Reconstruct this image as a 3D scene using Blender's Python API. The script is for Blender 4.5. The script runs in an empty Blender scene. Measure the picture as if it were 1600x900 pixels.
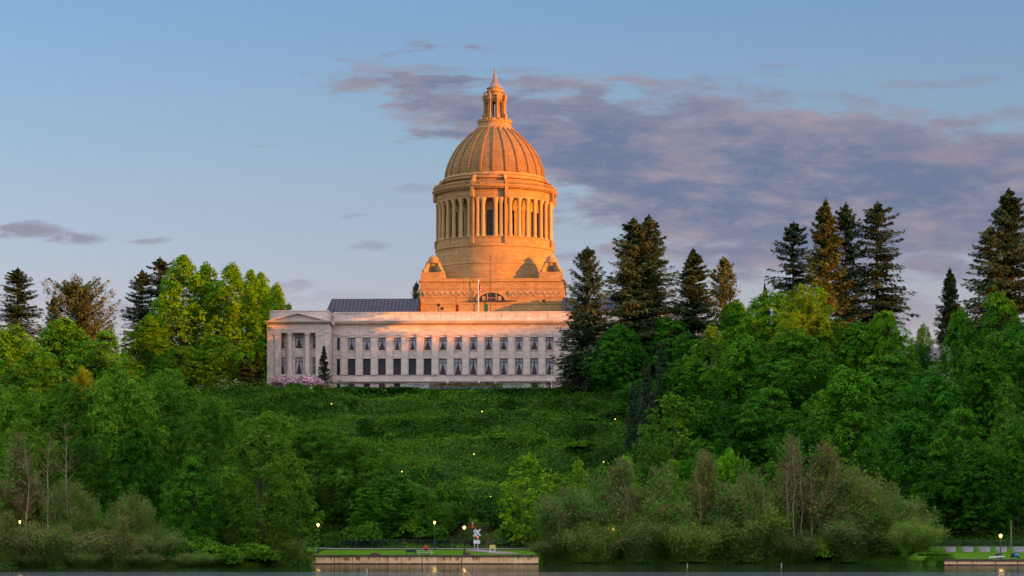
import bpy, math, random
import numpy as np
from math import radians, sin, cos, pi, tan
from mathutils import Vector, Matrix

SC = bpy.context.scene
COL = SC.collection
F = 3737.0            # focal length in photo pixels (1600 wide)
CAMZ = 5.0            # eye height over the lake
HOR = 837.0           # horizon row of the photo

# ------------------------------------------------------------------ camera
cam = bpy.data.cameras.new("camera")
cam.sensor_width = 36.0
cam.lens = 36.0 * F / 1600.0
cam.shift_y = (HOR - 450.0) / 1600.0
cam.clip_start = 1.0
cam.clip_end = 12000.0
camo = bpy.data.objects.new("camera", cam)
camo.location = (0, 0, CAMZ)
camo.rotation_euler = (radians(90), 0, 0)
COL.objects.link(camo)
SC.camera = camo

# ------------------------------------------------------------------ sun, sky, exposure
SUN_AZ = radians(115.0)      # clockwise from +Y
SUN_EL = radians(3.2)
sdir = Vector((sin(SUN_AZ) * cos(SUN_EL), cos(SUN_AZ) * cos(SUN_EL), sin(SUN_EL)))
sl = bpy.data.lights.new("sun", 'SUN')
sl.energy = 5.0
sl.angle = radians(0.5)
sl.color = (1.0, 0.28, 0.0)
so = bpy.data.objects.new("sun", sl)
so.rotation_euler = sdir.to_track_quat('Z', 'Y').to_euler()
so.location = (300, 300, 300)
COL.objects.link(so)

SC.view_settings.view_transform = 'Standard'
SC.view_settings.look = 'None'
SC.view_settings.gamma = 1.0
SC.view_settings.use_curve_mapping = False
SC.view_settings.exposure = 1.45
SC.render.engine = 'CYCLES'
SC.cycles.use_denoising = True
SC.cycles.max_bounces = 6
SC.cycles.diffuse_bounces = 3
SC.cycles.transmission_bounces = 4
SC.cycles.transparent_max_bounces = 6
SC.cycles.caustics_reflective = False
SC.cycles.caustics_refractive = False

world = bpy.data.worlds.new("World")
SC.world = world
world.use_nodes = True
WT = world.node_tree
WT.nodes.clear()


class X:
    """tiny expression builder for shader math"""
    tree = None

    def __init__(s, sock): s.s = sock

    @staticmethod
    def op(o, *a, clamp=False):
        n = X.tree.nodes.new('ShaderNodeMath'); n.operation = o; n.use_clamp = clamp
        for i, v in enumerate(a):
            if isinstance(v, X): X.tree.links.new(v.s, n.inputs[i])
            else: n.inputs[i].default_value = v
        return X(n.outputs[0])

    def __add__(s, o): return X.op('ADD', s, o)
    __radd__ = __add__
    def __sub__(s, o): return X.op('SUBTRACT', s, o)
    def __rsub__(s, o): return X.op('SUBTRACT', o, s)
    def __mul__(s, o): return X.op('MULTIPLY', s, o)
    __rmul__ = __mul__
    def __truediv__(s, o): return X.op('DIVIDE', s, o)
    def max(s, o): return X.op('MAXIMUM', s, o)
    def min(s, o): return X.op('MINIMUM', s, o)
    def abs(s): return X.op('ABSOLUTE', s)
    def sat(s): return X.op('MAXIMUM', X.op('MINIMUM', s, 1.0), 0.0)


def maprange(v, a, b, c=0.0, d=1.0, smooth=True):
    n = X.tree.nodes.new('ShaderNodeMapRange')
    n.interpolation_type = 'SMOOTHSTEP' if smooth else 'LINEAR'
    X.tree.links.new(v.s, n.inputs[0])
    for i, k in enumerate((a, b, c, d)): n.inputs[1 + i].default_value = k
    return X(n.outputs[0])


def mixcol(fac, a, b):
    n = X.tree.nodes.new('ShaderNodeMix'); n.data_type = 'RGBA'
    if isinstance(fac, X): X.tree.links.new(fac.s, n.inputs[0])
    else: n.inputs[0].default_value = fac
    for v, i in ((a, 6), (b, 7)):
        if isinstance(v, X): X.tree.links.new(v.s, n.inputs[i])
        else: n.inputs[i].default_value = (*v, 1)
    return X(n.outputs[2])


def fcurve(v, pts, lo=0.0, hi=1.0):
    """piecewise map of v in [0,1]; pts values in [lo,hi]"""
    n = X.tree.nodes.new('ShaderNodeFloatCurve')
    c = n.mapping.curves[0]
    n.mapping.use_clip = True
    pp = [(p[0], (p[1] - lo) / (hi - lo)) for p in pts]
    c.points[0].location = pp[0]; c.points[1].location = pp[-1]
    for p in pp[1:-1]: c.points.new(*p)
    n.mapping.update()
    X.tree.links.new(v.s, n.inputs['Value'])
    return X(n.outputs[0]) * (hi - lo) + lo


def noise3(x, y, z, scale, detail=4.0, rough=0.55):
    cb = X.tree.nodes.new('ShaderNodeCombineXYZ')
    for i, v in enumerate((x, y, z)):
        if isinstance(v, X): X.tree.links.new(v.s, cb.inputs[i])
        else: cb.inputs[i].default_value = v
    n = X.tree.nodes.new('ShaderNodeTexNoise')
    n.inputs['Scale'].default_value = scale
    n.inputs['Detail'].default_value = detail
    n.inputs['Roughness'].default_value = rough
    X.tree.links.new(cb.outputs[0], n.inputs['Vector'])
    return X(n.outputs[0])


def build_world():
    X.tree = WT
    sky = WT.nodes.new('ShaderNodeTexSky')
    sky.sky_type = 'NISHITA'
    sky.sun_disc = False
    sky.sun_elevation = SUN_EL
    sky.sun_rotation = SUN_AZ
    sky.altitude = 0
    sky.air_density = 1.0
    sky.dust_density = 0.8
    sky.ozone_density = 2.6
    tc = WT.nodes.new('ShaderNodeTexCoord')
    sp = WT.nodes.new('ShaderNodeSeparateXYZ')
    WT.links.new(tc.outputs['Generated'], sp.inputs[0])
    dx, dy, dz = (X(sp.outputs[i]) for i in range(3))
    ady = dy.abs().max(0.08)
    px = 8.0 + 37.37 * (dx / ady)           # hundreds of photo pixels along the horizon
    py = 8.37 - 37.37 * (dz / ady)
    fx = (px / 16.0).sat()
    n1 = noise3(px * 0.55, py * 1.7, 3.1, 0.9, 5, 0.6)
    n2 = noise3(px * 0.30, py * 1.35, 7.7, 1.9, 6, 0.56)
    n3 = noise3(px * 0.40, py * 1.3, 1.3, 1.5, 5, 0.6)
    yy = py + (n1 - 0.5) * 0.55
    cen = fcurve(fx, [(0, 1.3), (0.29, 1.3), (0.34, 1.35), (0.40, 1.60), (0.47, 1.85), (0.55, 2.25), (0.65, 2.70), (0.75, 2.85), (0.88, 2.95), (1, 3.08)], 0, 4)
    wid = fcurve(fx, [(0, 0.0), (0.28, 0.0), (0.32, 0.14), (0.36, 0.26), (0.40, 0.62), (0.47, 0.75), (0.55, 1.22), (0.65, 1.66), (0.75, 1.70), (0.88, 1.55), (1, 1.42)], 0, 4)
    edge = wid - (yy - cen).abs()
    holes = maprange(fx, 0.42, 0.80, 1.2, 0.38)
    n4 = noise3(px * 0.8, py * 2.3, 4.4, 2.2, 6, 0.65)
    dens = edge * 1.9 + (n2 - 0.51) * 7.0 * holes + (n4 - 0.5) * 1.9
    bank = maprange(dens, 0.0, 1.25) * maprange(wid, 0.02, 0.2)
    # small separate clouds: centre x, centre y, half width, half height, strength
    small = None
    for cx, cy, rx, ry, st in ((0.45, 3.60, 0.85, .19, .95), (1.25, 3.73, 0.6, .13, .95), (2.35, 3.76, .42, .08, .8), (5.42, 3.36, .5, .07, .6),
                               (5.78, 3.86, .42, .09, .6), (4.55, 4.50, .4, .09, .6), (4.1, 2.26, .35, .06, .35), (14.6, 1.30, 1.3, .13, .6),
                               (15.7, 1.78, .6, .2, .7), (6.55, 2.96, .45, .08, .4), (1.9, 4.95, .7, .26, .5), (0.2, 4.82, .7, .3, .5),
                               (14.3, 4.85, 1.3, .42, .6), (9.1, 1.16, .5, .06, .35), (12.1, 1.04, .4, .05, .35), (5.05, 4.65, 1.2, .12, .25), (10.2, 3.86, 2.4, .30, 1.0), (6.2, 1.12, 1.6, .16, .7), (5.5, 1.34, .75, .2, 1.0), (6.6, 1.75, .7, .3, .8), (9.6, 3.45, 1.6, .16, .8), (8.0, 1.10, .9, .1, .5)):
        ax = (px + (n4 - 0.5) * rx * 1.3 - cx) / rx; ay = (py + (n2 - 0.5) * ry * 2.6 + (px - cx) * 0.04 - cy) / ry
        e = 0.85 - (ax * ax + ay * ay) + (n2 - 0.5) * 2.6 + (n4 - 0.5) * 2.2
        e = maprange(e, -0.1, 1.1) * st
        small = e if small is None else small.max(e)
    allc = bank.max(small)
    # clear sky: physical sky, cooled a little
    v = py / 8.37
    tint = mixcol(maprange(py, 2.6, 5.2, 0, 1, False), mixcol(maprange(py, 0.0, 2.6, 0, 1, False), TINT_TOP, TINT_MID), TINT_LOW)
    mul = WT.nodes.new('ShaderNodeMix'); mul.data_type = 'RGBA'; mul.blend_type = 'MULTIPLY'
    mul.inputs[0].default_value = 1.0
    WT.links.new(sky.outputs[0], mul.inputs[6]); WT.links.new(tint.s, mul.inputs[7])
    pink = (maprange(n3, 0.42, 0.68) * 0.75 + maprange(n4, 0.45, 0.7) * 0.35).sat()
    cc = mixcol(pink, CLOUD_DARK, CLOUD_PINK)
    # thin fringes are paler
    pale = maprange(dens, 0.0, 2.4, 0.55, 0.0)
    cc = mixcol(pale, cc, (CLOUD_PINK[0] * 1.1, CLOUD_PINK[1] * 1.12, CLOUD_PINK[2] * 1.05))
    # the one bright rosy patch near the right
    gx = (px - 14.9) / 0.8; gy = (py + (n2 - .5) * .4 - 2.42) / 0.22
    glow = maprange(1.0 - (gx * gx + gy * gy), 0.0, 1.0, 0.0, 0.3)
    cc = mixcol(glow, cc, CLOUD_GLOW)
    front = maprange(dy, 0.0, 0.4)
    fin = mixcol(allc * front * 0.9 * maprange(dz, -0.02, 0.01), X(mul.outputs[2]), cc)
    # added fill light: bright unseen sky overhead and behind the viewer lifts shaded surfaces
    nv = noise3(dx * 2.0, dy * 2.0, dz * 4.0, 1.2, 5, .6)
    fill_veil = maprange(nv, 0.34, 0.62) * maprange(dz, 0.26, 0.55).max(maprange(dy, 0.15, -0.35) * maprange(dz, 0.06, 0.42))
    fin = mixcol(fill_veil * 0.9, fin, FILL_VEIL)
    bg = WT.nodes.new('ShaderNodeBackground')
    bg.inputs[1].default_value = SKY_STRENGTH
    out = WT.nodes.new('ShaderNodeOutputWorld')
    WT.links.new(fin.s, bg.inputs[0]); WT.links.new(bg.outputs[0], out.inputs[0])


SKY_STRENGTH = 0.126
TINT_TOP = (1.14, 1.05, 1.22)
TINT_MID = (1.35, 1.08, 1.20)
TINT_LOW = (1.50, 1.05, 1.42)
FILL_VEIL = (7.8, 7.5, 8.9)  # bright sky layer out of view, added to fill the shade
CLOUD_DARK = (0.40, 0.52, 0.88)
CLOUD_PINK = (1.0, 0.84, 1.04)
CLOUD_GLOW = (1.40, .90, 1.08)
build_world()

# ------------------------------------------------------------------ helpers
def tag(o, label=None, cat=None, group=None, kind=None):
    if label: o['label'] = label
    if cat: o['category'] = cat
    if group: o['group'] = group
    if kind: o['kind'] = kind
    return o


def empty(name, loc=(0, 0, 0), rz=0.0):
    o = bpy.data.objects.new(name, None)
    o.empty_display_size = 0.5
    o.location = loc; o.rotation_euler = (0, 0, rz)
    COL.objects.link(o)
    return o


def mesh_obj(name, me, parent=None, loc=None):
    o = bpy.data.objects.new(name, me)
    COL.objects.link(o)
    if parent: o.parent = parent
    if loc: o.location = loc
    return o


def at(px, D, z=None):
    """photo column px at distance D -> world x (and optional z from a row)"""
    return (px - 800.0) * D / F


def zat(py, D): return CAMZ + (HOR - py) * D / F


class MB:
    def __init__(s): s.v = []; s.f = []; s.m = []; s.mi = 0

    def add(s, vs, fs):
        b = len(s.v)
        s.v += [tuple(v) for v in vs]
        s.f += [tuple(b + i for i in f) for f in fs]
        s.m += [s.mi] * len(fs)
        return s

    def box(s, x0, x1, y0, y1, z0, z1):
        s.add([(x0, y0, z0), (x1, y0, z0), (x1, y1, z0), (x0, y1, z0), (x0, y0, z1), (x1, y0, z1), (x1, y1, z1), (x0, y1, z1)],
              [(3, 2, 1, 0), (4, 5, 6, 7), (0, 1, 5, 4), (1, 2, 6, 5), (2, 3, 7, 6), (3, 0, 4, 7)])
        return s

    def hexa(s, p):   # 8 points, bottom loop then top loop
        s.add(p, [(3, 2, 1, 0), (4, 5, 6, 7), (0, 1, 5, 4), (1, 2, 6, 5), (2, 3, 7, 6), (3, 0, 4, 7)])
        return s

    def prism_x(s, poly, x0, x1):   # poly in (y, z)
        n = len(poly)
        vs = [(x0, y, z) for y, z in poly] + [(x1, y, z) for y, z in poly]
        s.add(vs, [tuple(range(n - 1, -1, -1)), tuple(range(n, 2 * n))] + [(i, (i + 1) % n, n + (i + 1) % n, n + i) for i in range(n)])
        return s

    def prism_y(s, poly, y0, y1):   # poly in (x, z)
        n = len(poly)
        vs = [(x, y0, z) for x, z in poly] + [(x, y1, z) for x, z in poly]
        s.add(vs, [tuple(range(n)), tuple(range(2 * n - 1, n - 1, -1))] + [((i + 1) % n, i, n + i, n + (i + 1) % n) for i in range(n)])
        return s

    def lathe(s, prof, n=64, cx=0, cy=0, cz=0, a0=0.0, a1=2 * pi, cap=True):
        full = abs(a1 - a0 - 2 * pi) < 1e-6
        m = n if full else n + 1
        vs = []
        for r, z in prof:
            for k in range(m):
                a = a0 + (a1 - a0) * k / n
                vs.append((cx + r * cos(a), cy + r * sin(a), cz + z))
        fs = []
        for j in range(len(prof) - 1):
            for k in range(n):
                k2 = (k + 1) % m
                fs.append((j * m + k, j * m + k2, (j + 1) * m + k2, (j + 1) * m + k))
        if full and cap:
            fs.append(tuple(range(m - 1, -1, -1)))
            fs.append(tuple((len(prof) - 1) * m + k for k in range(m)))
        s.add(vs, fs)
        return s

    def tube(s, pts, rad, n=7):
        pts = [Vector(p) for p in pts]
        if not hasattr(rad, '__len__'): rad = [rad] * len(pts)
        vs = []
        for i, p in enumerate(pts):
            d = (pts[min(i + 1, len(pts) - 1)] - pts[max(i - 1, 0)]).normalized()
            u = d.orthogonal().normalized() if abs(d.z) > .99 else d.cross(Vector((0, 0, 1))).normalized()
            w = d.cross(u)
            for k in range(n):
                a = 2 * pi * k / n
                vs.append(p + (u * cos(a) + w * sin(a)) * rad[i])
        fs = [(j * n + k, j * n + (k + 1) % n, (j + 1) * n + (k + 1) % n, (j + 1) * n + k) for j in range(len(pts) - 1) for k in range(n)]
        fs.append(tuple(range(n - 1, -1, -1))); fs.append(tuple((len(pts) - 1) * n + k for k in range(n)))
        s.add(vs, fs)
        return s

    def build(s, name, mat, parent=None, smooth=False, loc=None, rz=0):
        me = bpy.data.meshes.new(name)
        me.from_pydata(s.v, [], s.f)
        mats = mat if isinstance(mat, (list, tuple)) else [mat]
        for m in mats: me.materials.append(m)
        if len(mats) > 1: me.polygons.foreach_set('material_index', s.m)
        if smooth: me.polygons.foreach_set('use_smooth', [True] * len(me.polygons))
        me.update()
        o = mesh_obj(name, me, parent, loc)
        if rz: o.rotation_euler = (0, 0, rz)
        return o


# ------------------------------------------------------------------ materials
def new_mat(name):
    m = bpy.data.materials.new(name); m.use_nodes = True
    X.tree = m.node_tree
    p = m.node_tree.nodes['Principled BSDF']
    p.inputs['Specular IOR Level'].default_value = 0.25
    return m, p


def coords(kind='Object'):
    t = X.tree
    tc = t.nodes.new('ShaderNodeTexCoord')
    sp = t.nodes.new('ShaderNodeSeparateXYZ')
    t.links.new(tc.outputs[kind], sp.inputs[0])
    return tuple(X(sp.outputs[i]) for i in range(3))


def flat(name, col, rough=0.7, metal=0.0, var=0.18, scale=3.0, spec=0.25):
    m, p = new_mat(name)
    x, y, z = coords()
    n = noise3(x, y, z, scale, 4)
    a = tuple(c * (1 - var) for c in col); b = tuple(min(1, c * (1 + var)) for c in col)
    c = mixcol(maprange(n, .3, .7), a, b)
    X.tree.links.new(c.s, p.inputs['Base Color'])
    p.inputs['Roughness'].default_value = rough
    p.inputs['Metallic'].default_value = metal
    p.inputs['Specular IOR Level'].default_value = spec
    return m


def stone(name, col, block=(1.5, 0.62), stain=1.0, seam=0.74):
    """ashlar: courses with fine joints, block-to-block tone, run-off stains"""
    m, p = new_mat(name)
    x, y, z = coords()
    t = X.tree
    h = x + y * 0.83
    cb = t.nodes.new('ShaderNodeCombineXYZ')
    t.links.new(h.s, cb.inputs[0]); t.links.new(z.s, cb.inputs[1])
    br = t.nodes.new('ShaderNodeTexBrick')
    t.links.new(cb.outputs[0], br.inputs['Vector'])
    br.inputs['Scale'].default_value = 1.0
    br.inputs['Brick Width'].default_value = block[0]
    br.inputs['Row Height'].default_value = block[1]
    br.inputs['Mortar Size'].default_value = 0.05
    br.inputs['Mortar Smooth'].default_value = 0.4
    br.inputs['Color1'].default_value = (0.80, 0.80, 0.82, 1)
    br.inputs['Color2'].default_value = (1.08, 1.06, 1.03, 1)
    br.inputs['Mortar'].default_value = (seam, seam * .98, seam * .96, 1)
    n = noise3(x, y, z, 0.22, 5, 0.6)
    st = noise3(x * 1.6, y * 1.6, z * 0.10, 0.9, 4, 0.6)
    dark = (maprange(st, 0.50, 0.74) * 0.30 * stain)
    c0 = mixcol(maprange(n, .32, .68), tuple(c * 0.88 for c in col), (col[0] * 1.08, col[1] * 1.05, col[2] * 1.02))
    c1 = mixcol(dark, c0, (col[0] * .42, col[1] * .40, col[2] * .38))
    mm = t.nodes.new('ShaderNodeMix'); mm.data_type = 'RGBA'; mm.blend_type = 'MULTIPLY'; mm.inputs[0].default_value = 1
    t.links.new(c1.s, mm.inputs[6]); t.links.new(br.outputs[0], mm.inputs[7])
    t.links.new(mm.outputs[2], p.inputs['Base Color'])
    p.inputs['Roughness'].default_value = 0.85
    bp = t.nodes.new('ShaderNodeBump'); bp.inputs['Strength'].default_value = 0.35; bp.inputs['Distance'].default_value = 0.06
    t.links.new(br.outputs[1], bp.inputs['Height']); bp.invert = True
    t.links.new(bp.outputs[0], p.inputs['Normal'])
    return m


def carved(name, col):
    """stone band with carved relief (garlands)"""
    m, p = new_mat(name)
    x, y, z = coords(); t = X.tree
    n = noise3(x, y, z, 1.3, 4, 0.6)
    n2 = noise3(x, y, z, 0.3, 3, 0.6)
    c = mixcol(maprange(n2, .35, .65), tuple(k * .85 for k in col), tuple(k * 1.05 for k in col))
    t.links.new(c.s, p.inputs['Base Color'])
    p.inputs['Roughness'].default_value = 0.85
    bp = t.nodes.new('ShaderNodeBump'); bp.inputs['Strength'].default_value = 1.0; bp.inputs['Distance'].default_value = 0.35
    t.links.new(n.s, bp.inputs['Height']); t.links.new(bp.outputs[0], p.inputs['Normal'])
    return m


def leaf_mat(name, col_a, col_b, trans=0.32, rough=0.8):
    """leaf: tint from the object's own colour, tone per leaf clump"""
    m = bpy.data.materials.new(name); m.use_nodes = True
    t = m.node_tree; X.tree = t
    t.nodes.clear()
    at_ = t.nodes.new('ShaderNodeAttribute'); at_.attribute_name = 'tone'
    oi = t.nodes.new('ShaderNodeObjectInfo')
    c = mixcol(X(at_.outputs['Fac']), col_a, col_b)
    mm = t.nodes.new('ShaderNodeMix'); mm.data_type = 'RGBA'; mm.blend_type = 'MULTIPLY'; mm.inputs[0].default_value = 1
    t.links.new(c.s, mm.inputs[6]); t.links.new(oi.outputs['Color'], mm.inputs[7])
    d = t.nodes.new('ShaderNodeBsdfPrincipled'); d.inputs['Roughness'].default_value = rough
    d.inputs['Specular IOR Level'].default_value = 0.04
    tr = t.nodes.new('ShaderNodeBsdfTranslucent')
    ms = t.nodes.new('ShaderNodeMixShader'); ms.inputs[0].default_value = trans
    out = t.nodes.new('ShaderNodeOutputMaterial')
    t.links.new(mm.outputs[2], d.inputs['Base Color']); t.links.new(mm.outputs[2], tr.inputs['Color'])
    t.links.new(d.outputs[0], ms.inputs[1]); t.links.new(tr.outputs[0], ms.inputs[2]); t.links.new(ms.outputs[0], out.inputs[0])
    return m


def emit(name, col, strength):
    m, p = new_mat(name)
    p.inputs['Base Color'].default_value = (*col, 1)
    p.inputs['Emission Color'].default_value = (*col, 1)
    p.inputs['Emission Strength'].default_value = strength
    return m


STONE = (0.62, 0.545, 0.465)  # lightened to brighten the shaded facade
SUN_WARM = (0.36, 0.228, 0.088)  # the facade's own sandstone with the low sun's orange put into its colour
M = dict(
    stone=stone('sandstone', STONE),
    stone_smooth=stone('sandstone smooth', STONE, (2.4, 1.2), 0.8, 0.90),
    stone_dome=stone('sunset toned dome', (0.225, 0.135, 0.048), (2.0, 0.55), 1.0, 0.72),  # same sandstone, golden sunlight put into its colour
    warm=stone('sunset toned sandstone', SUN_WARM, (1.5, .62), 1.3, .72),
    warm_smooth=stone('sunset dressed sandstone', SUN_WARM, (2.4, 1.2), 1.1, .82),
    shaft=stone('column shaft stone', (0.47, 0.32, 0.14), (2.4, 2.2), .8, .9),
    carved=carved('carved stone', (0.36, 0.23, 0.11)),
    slate=None,
    glass=flat('window glass', (0.018, 0.02, 0.026), 0.12, 0, .1, 1, 0.5),
    frame=flat('bronze frame', (0.035, 0.032, 0.033), 0.5),
    curtain=flat('curtain', (0.36, 0.36, 0.39), 0.9, 0, .3, 1.2),
    blind=flat('blind', (0.045, 0.042, 0.048), 0.8, 0, .12, 4),
    dark=flat('dark metal', (0.02, 0.022, 0.022), 0.5),
    green_metal=flat('green post paint', (0.03, 0.06, 0.04), 0.5),
    white=flat('white paint', (0.62, 0.62, 0.64), 0.6, 0, .06),
    red=flat('red cloth', (0.62, 0.012, 0.02), 0.7, 0, .1),
    orange=flat('orange plastic', (0.75, 0.10, 0.03), 0.5, 0, .1),
    blue=flat('blue cloth', (0.03, 0.22, 0.60), 0.8, 0, .1),
    navy=flat('navy cloth', (0.015, 0.02, 0.07), 0.8, 0, .1),
    black=flat('black cloth', (0.012, 0.012, 0.014), 0.8, 0, .1),
    flag_green=flat('green flag cloth', (0.01, 0.16, 0.06), 0.8, 0, .1),
    skin=flat('skin', (0.50, 0.29, 0.20), 0.6, 0, .05),
    hair=flat('hair', (0.03, 0.02, 0.015), 0.7),
    yellow=flat('yellow sign', (0.60, 0.50, 0.14), 0.6, 0, .05),
    concrete=flat('grey concrete', (0.30, 0.28, 0.29), 0.9, 0, .22, 1.2),
    pale_concrete=flat('pale concrete', (0.40, 0.38, 0.40), 0.9, 0, .2, .7),
    bark=flat('bark', (0.075, 0.055, 0.04), 0.9, 0, .35, 1.5),
    pale_bark=flat('pale bark', (0.23, 0.19, 0.14), 0.9, 0, .35, 1.5),
    twig=flat('twig bark', (0.20, 0.14, 0.065), 0.95, 0, .35, 1.0, 0.02),
    log=flat('weathered log', (0.09, 0.062, 0.045), 0.9, 0, .4, 1.2),
    wood=flat('bench wood', (0.55, 0.54, 0.53), 0.8, 0, .2, 2),
    lamp=emit('lamp glow', (1.0, 0.56, 0.13), 1.9),
    small_lamp=emit('path light glow', (1.0, 0.60, 0.10), 1.6),
    redlight=emit('dim red lens', (0.6, 0.12, 0.08), 0.4),
    roof_tile=flat('grey shingle', (0.12, 0.11, 0.12), 0.9, 0, .3, 2),
    house=flat('house siding', (0.35, 0.33, 0.33), 0.8, 0, .1, 1),
)


def slate_mat():
    m, p = new_mat('standing seam roof')
    x, y, z = coords()
    w = X.op('FRACT', x * (1 / 1.05))
    seam = maprange((w - 0.5).abs(), 0.34, 0.44)
    n = noise3(x, y, z, .5, 4)
    c = mixcol(seam, mixcol(maprange(n, .3, .7), (0.024, 0.036, 0.06), (0.034, 0.048, 0.075)), (0.012, 0.016, 0.028))
    X.tree.links.new(c.s, p.inputs['Base Color'])
    p.inputs['Roughness'].default_value = 0.6
    p.inputs['Specular IOR Level'].default_value = 0.08
    bp = X.tree.nodes.new('ShaderNodeBump'); bp.inputs['Strength'].default_value = .8; bp.inputs['Distance'].default_value = .12
    X.tree.links.new(seam.s, bp.inputs['Height']); X.tree.links.new(bp.outputs[0], p.inputs['Normal'])
    return m


M['slate'] = slate_mat()

# ------------------------------------------------------------------ terrain
_rng = np.random.RandomState(5)
_G = _rng.rand(256, 256)


def vnoise(x, y):
    x = np.asarray(x, float); y = np.asarray(y, float)
    xi = np.floor(x).astype(int); yi = np.floor(y).astype(int)
    fx = x - xi; fy = y - yi
    fx = fx * fx * (3 - 2 * fx); fy = fy * fy * (3 - 2 * fy)
    a = _G[xi % 256, yi % 256]; b = _G[(xi + 1) % 256, yi % 256]; c = _G[xi % 256, (yi + 1) % 256]; d = _G[(xi + 1) % 256, (yi + 1) % 256]
    return (a * (1 - fx) + b * fx) * (1 - fy) + (c * (1 - fx) + d * fx) * fy


def fbm(x, y, o=4):
    s = 0; a = 0.5
    for k in range(o):
        s = s + a * vnoise(x * 2 ** k + 17 * k, y * 2 ** k + 5 * k); a *= 0.5
    return s


SHX = [-3000, -200, -80, -42, -36.5, -35.9, 4.4, 5.5, 60, 69.5, 70.5, 200, 3000]
SHY = [372, 372, 372, 379, 392, 415, 415, 431, 431, 420, 398, 398, 398]


def shore(x): return np.interp(x, SHX, SHY)


def terr(x, y):
    x = np.asarray(x, float); y = np.asarray(y, float)
    d = y - shore(x)
    wl = np.maximum(np.interp(x, [-37, -35.9, 4.4, 5.6], [0, 1, 1, 0]), .5 * np.interp(x, [70.3, 70.6], [0, 1]))
    za = np.where(d < 1.2, -0.4 + d / 1.2 * 1.9, 1.5 + (np.minimum(d, 40) - 1.2) * 0.036)
    zb = np.where(d < 1.5, -0.35 + d * .35, .175 + (np.minimum(d, 40) - 1.5) * 0.068)
    z = np.where(d < 0, np.maximum(-2.5, -0.4 + d * 0.5), za * wl + zb * (1 - wl))
    t = np.clip((y - 446) / (608 - 446), 0, 1)
    s = 0.55 * t + 0.45 * t * t * (3 - 2 * t)
    z = z + s * (41.3 - z) + 3.2 * np.clip((y - 606) / 36, 0, 1)
    on = np.clip(t * 12, 0, 1) * np.clip((1 - t) * 10, 0, 1)
    wob = fbm(x * 0.03 + 9, y * 0.03 + 2, 3) * 2.2
    z = z + on * (1.7 * np.sin(2 * pi * (t * 8 + wob)) + .35 * np.sin(4 * pi * (t * 8 + wob) + 1) + 2.6 * (fbm(x * 0.09, y * 0.12, 4) - 0.47))
    return z


def tz(x, y): return float(terr(x, y))


def grid_mesh(name, xs, ys, zf, mat, sel=None, dz=0.0):
    xx, yy = np.meshgrid(xs, ys)
    zz = zf(xx, yy) + dz
    V = np.stack([xx, yy, zz], -1).reshape(-1, 3)
    nx, ny = len(xs), len(ys)
    i = np.arange(nx - 1)[None, :] + np.arange(ny - 1)[:, None] * nx
    Q = np.stack([i, i + 1, i + nx + 1, i + nx], -1).reshape(-1, 4)
    if sel is not None:
        c = V[Q].mean(1)
        Q = Q[sel(c[:, 0], c[:, 1])]
        u, inv = np.unique(Q, return_inverse=True)
        V = V[u]; Q = inv.reshape(-1, 4)
    me = quad_mesh(name, V, Q)
    me.materials.append(mat)
    me.polygons.foreach_set('use_smooth', np.ones(len(Q), bool))
    return me


def quad_mesh(name, V, Q):
    me = bpy.data.meshes.new(name)
    V = np.ascontiguousarray(V, dtype=np.float32); Q = np.ascontiguousarray(Q, dtype=np.int32)
    me.vertices.add(len(V)); me.vertices.foreach_set('co', V.ravel())
    me.loops.add(Q.size); me.loops.foreach_set('vertex_index', Q.ravel())
    me.polygons.add(len(Q))
    me.polygons.foreach_set('loop_start', np.arange(0, Q.size, Q.shape[1], dtype=np.int32))
    me.update(calc_edges=True)
    return me


def ground_mat(name, a, b, c, s1=0.12, s2=1.5):
    m, p = new_mat(name)
    x, y, z = coords()
    n1 = noise3(x, y, z, s1, 5, .6); n2 = noise3(x, y, z, s2, 4, .6)
    col = mixcol(maprange(n1, .35, .65), a, b)
    col = mixcol(maprange(n2, .45, .75), col, c)
    X.tree.links.new(col.s, p.inputs['Base Color']); p.inputs['Roughness'].default_value = 1.0; p.inputs['Specular IOR Level'].default_value = 0.0
    bp = X.tree.nodes.new('ShaderNodeBump'); bp.inputs['Strength'].default_value = .6; bp.inputs['Distance'].default_value = .25
    X.tree.links.new(n2.s, bp.inputs['Height']); X.tree.links.new(bp.outputs[0], p.inputs['Normal'])
    return m


M['soil'] = ground_mat('undergrowth soil', (0.020, 0.055, 0.008), (0.035, 0.075, 0.010), (0.035, 0.045, 0.012))
M['lawn'] = ground_mat('mown grass', (0.05, 0.135, 0.010), (0.07, 0.17, 0.012), (0.07, 0.11, 0.016), .2, 4)
M['hill'] = ground_mat('shade ridge green', (0.02, 0.045, 0.015), (0.03, 0.055, 0.02), (0.012, 0.03, 0.01), .01, .05)
M['path'] = flat('path gravel', (0.20, 0.165, 0.15), .95, 0, .15, 2)

xs = np.concatenate([np.linspace(-3000, -260, 12), np.arange(-240, 241, 2.0), np.linspace(260, 3000, 12)])
ys = np.concatenate([np.arange(366, 640, 1.5), np.linspace(645, 760, 20), np.linspace(800, 5000, 14)])
tag(mesh_obj('ground', grid_mesh('ground', xs, ys, terr, M['soil'])), 'hillside and bank the trees and lawn grow on', kind='structure')
lx = np.concatenate([np.arange(-40, 12, 1.0), np.arange(60, 130, 1.0)])
lme = grid_mesh('lawn', lx, np.arange(392, 446, .6), terr, M['lawn'],
                lambda x, y: (y - shore(x) > 1.0) & (y < 442) & ((x < 12) | (x > 66)) & ~((x > 12) & (x < 60)), 0.02)
tag(mesh_obj('lawn', lme), 'mown green lawn behind the seawall', kind='structure')
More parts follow.
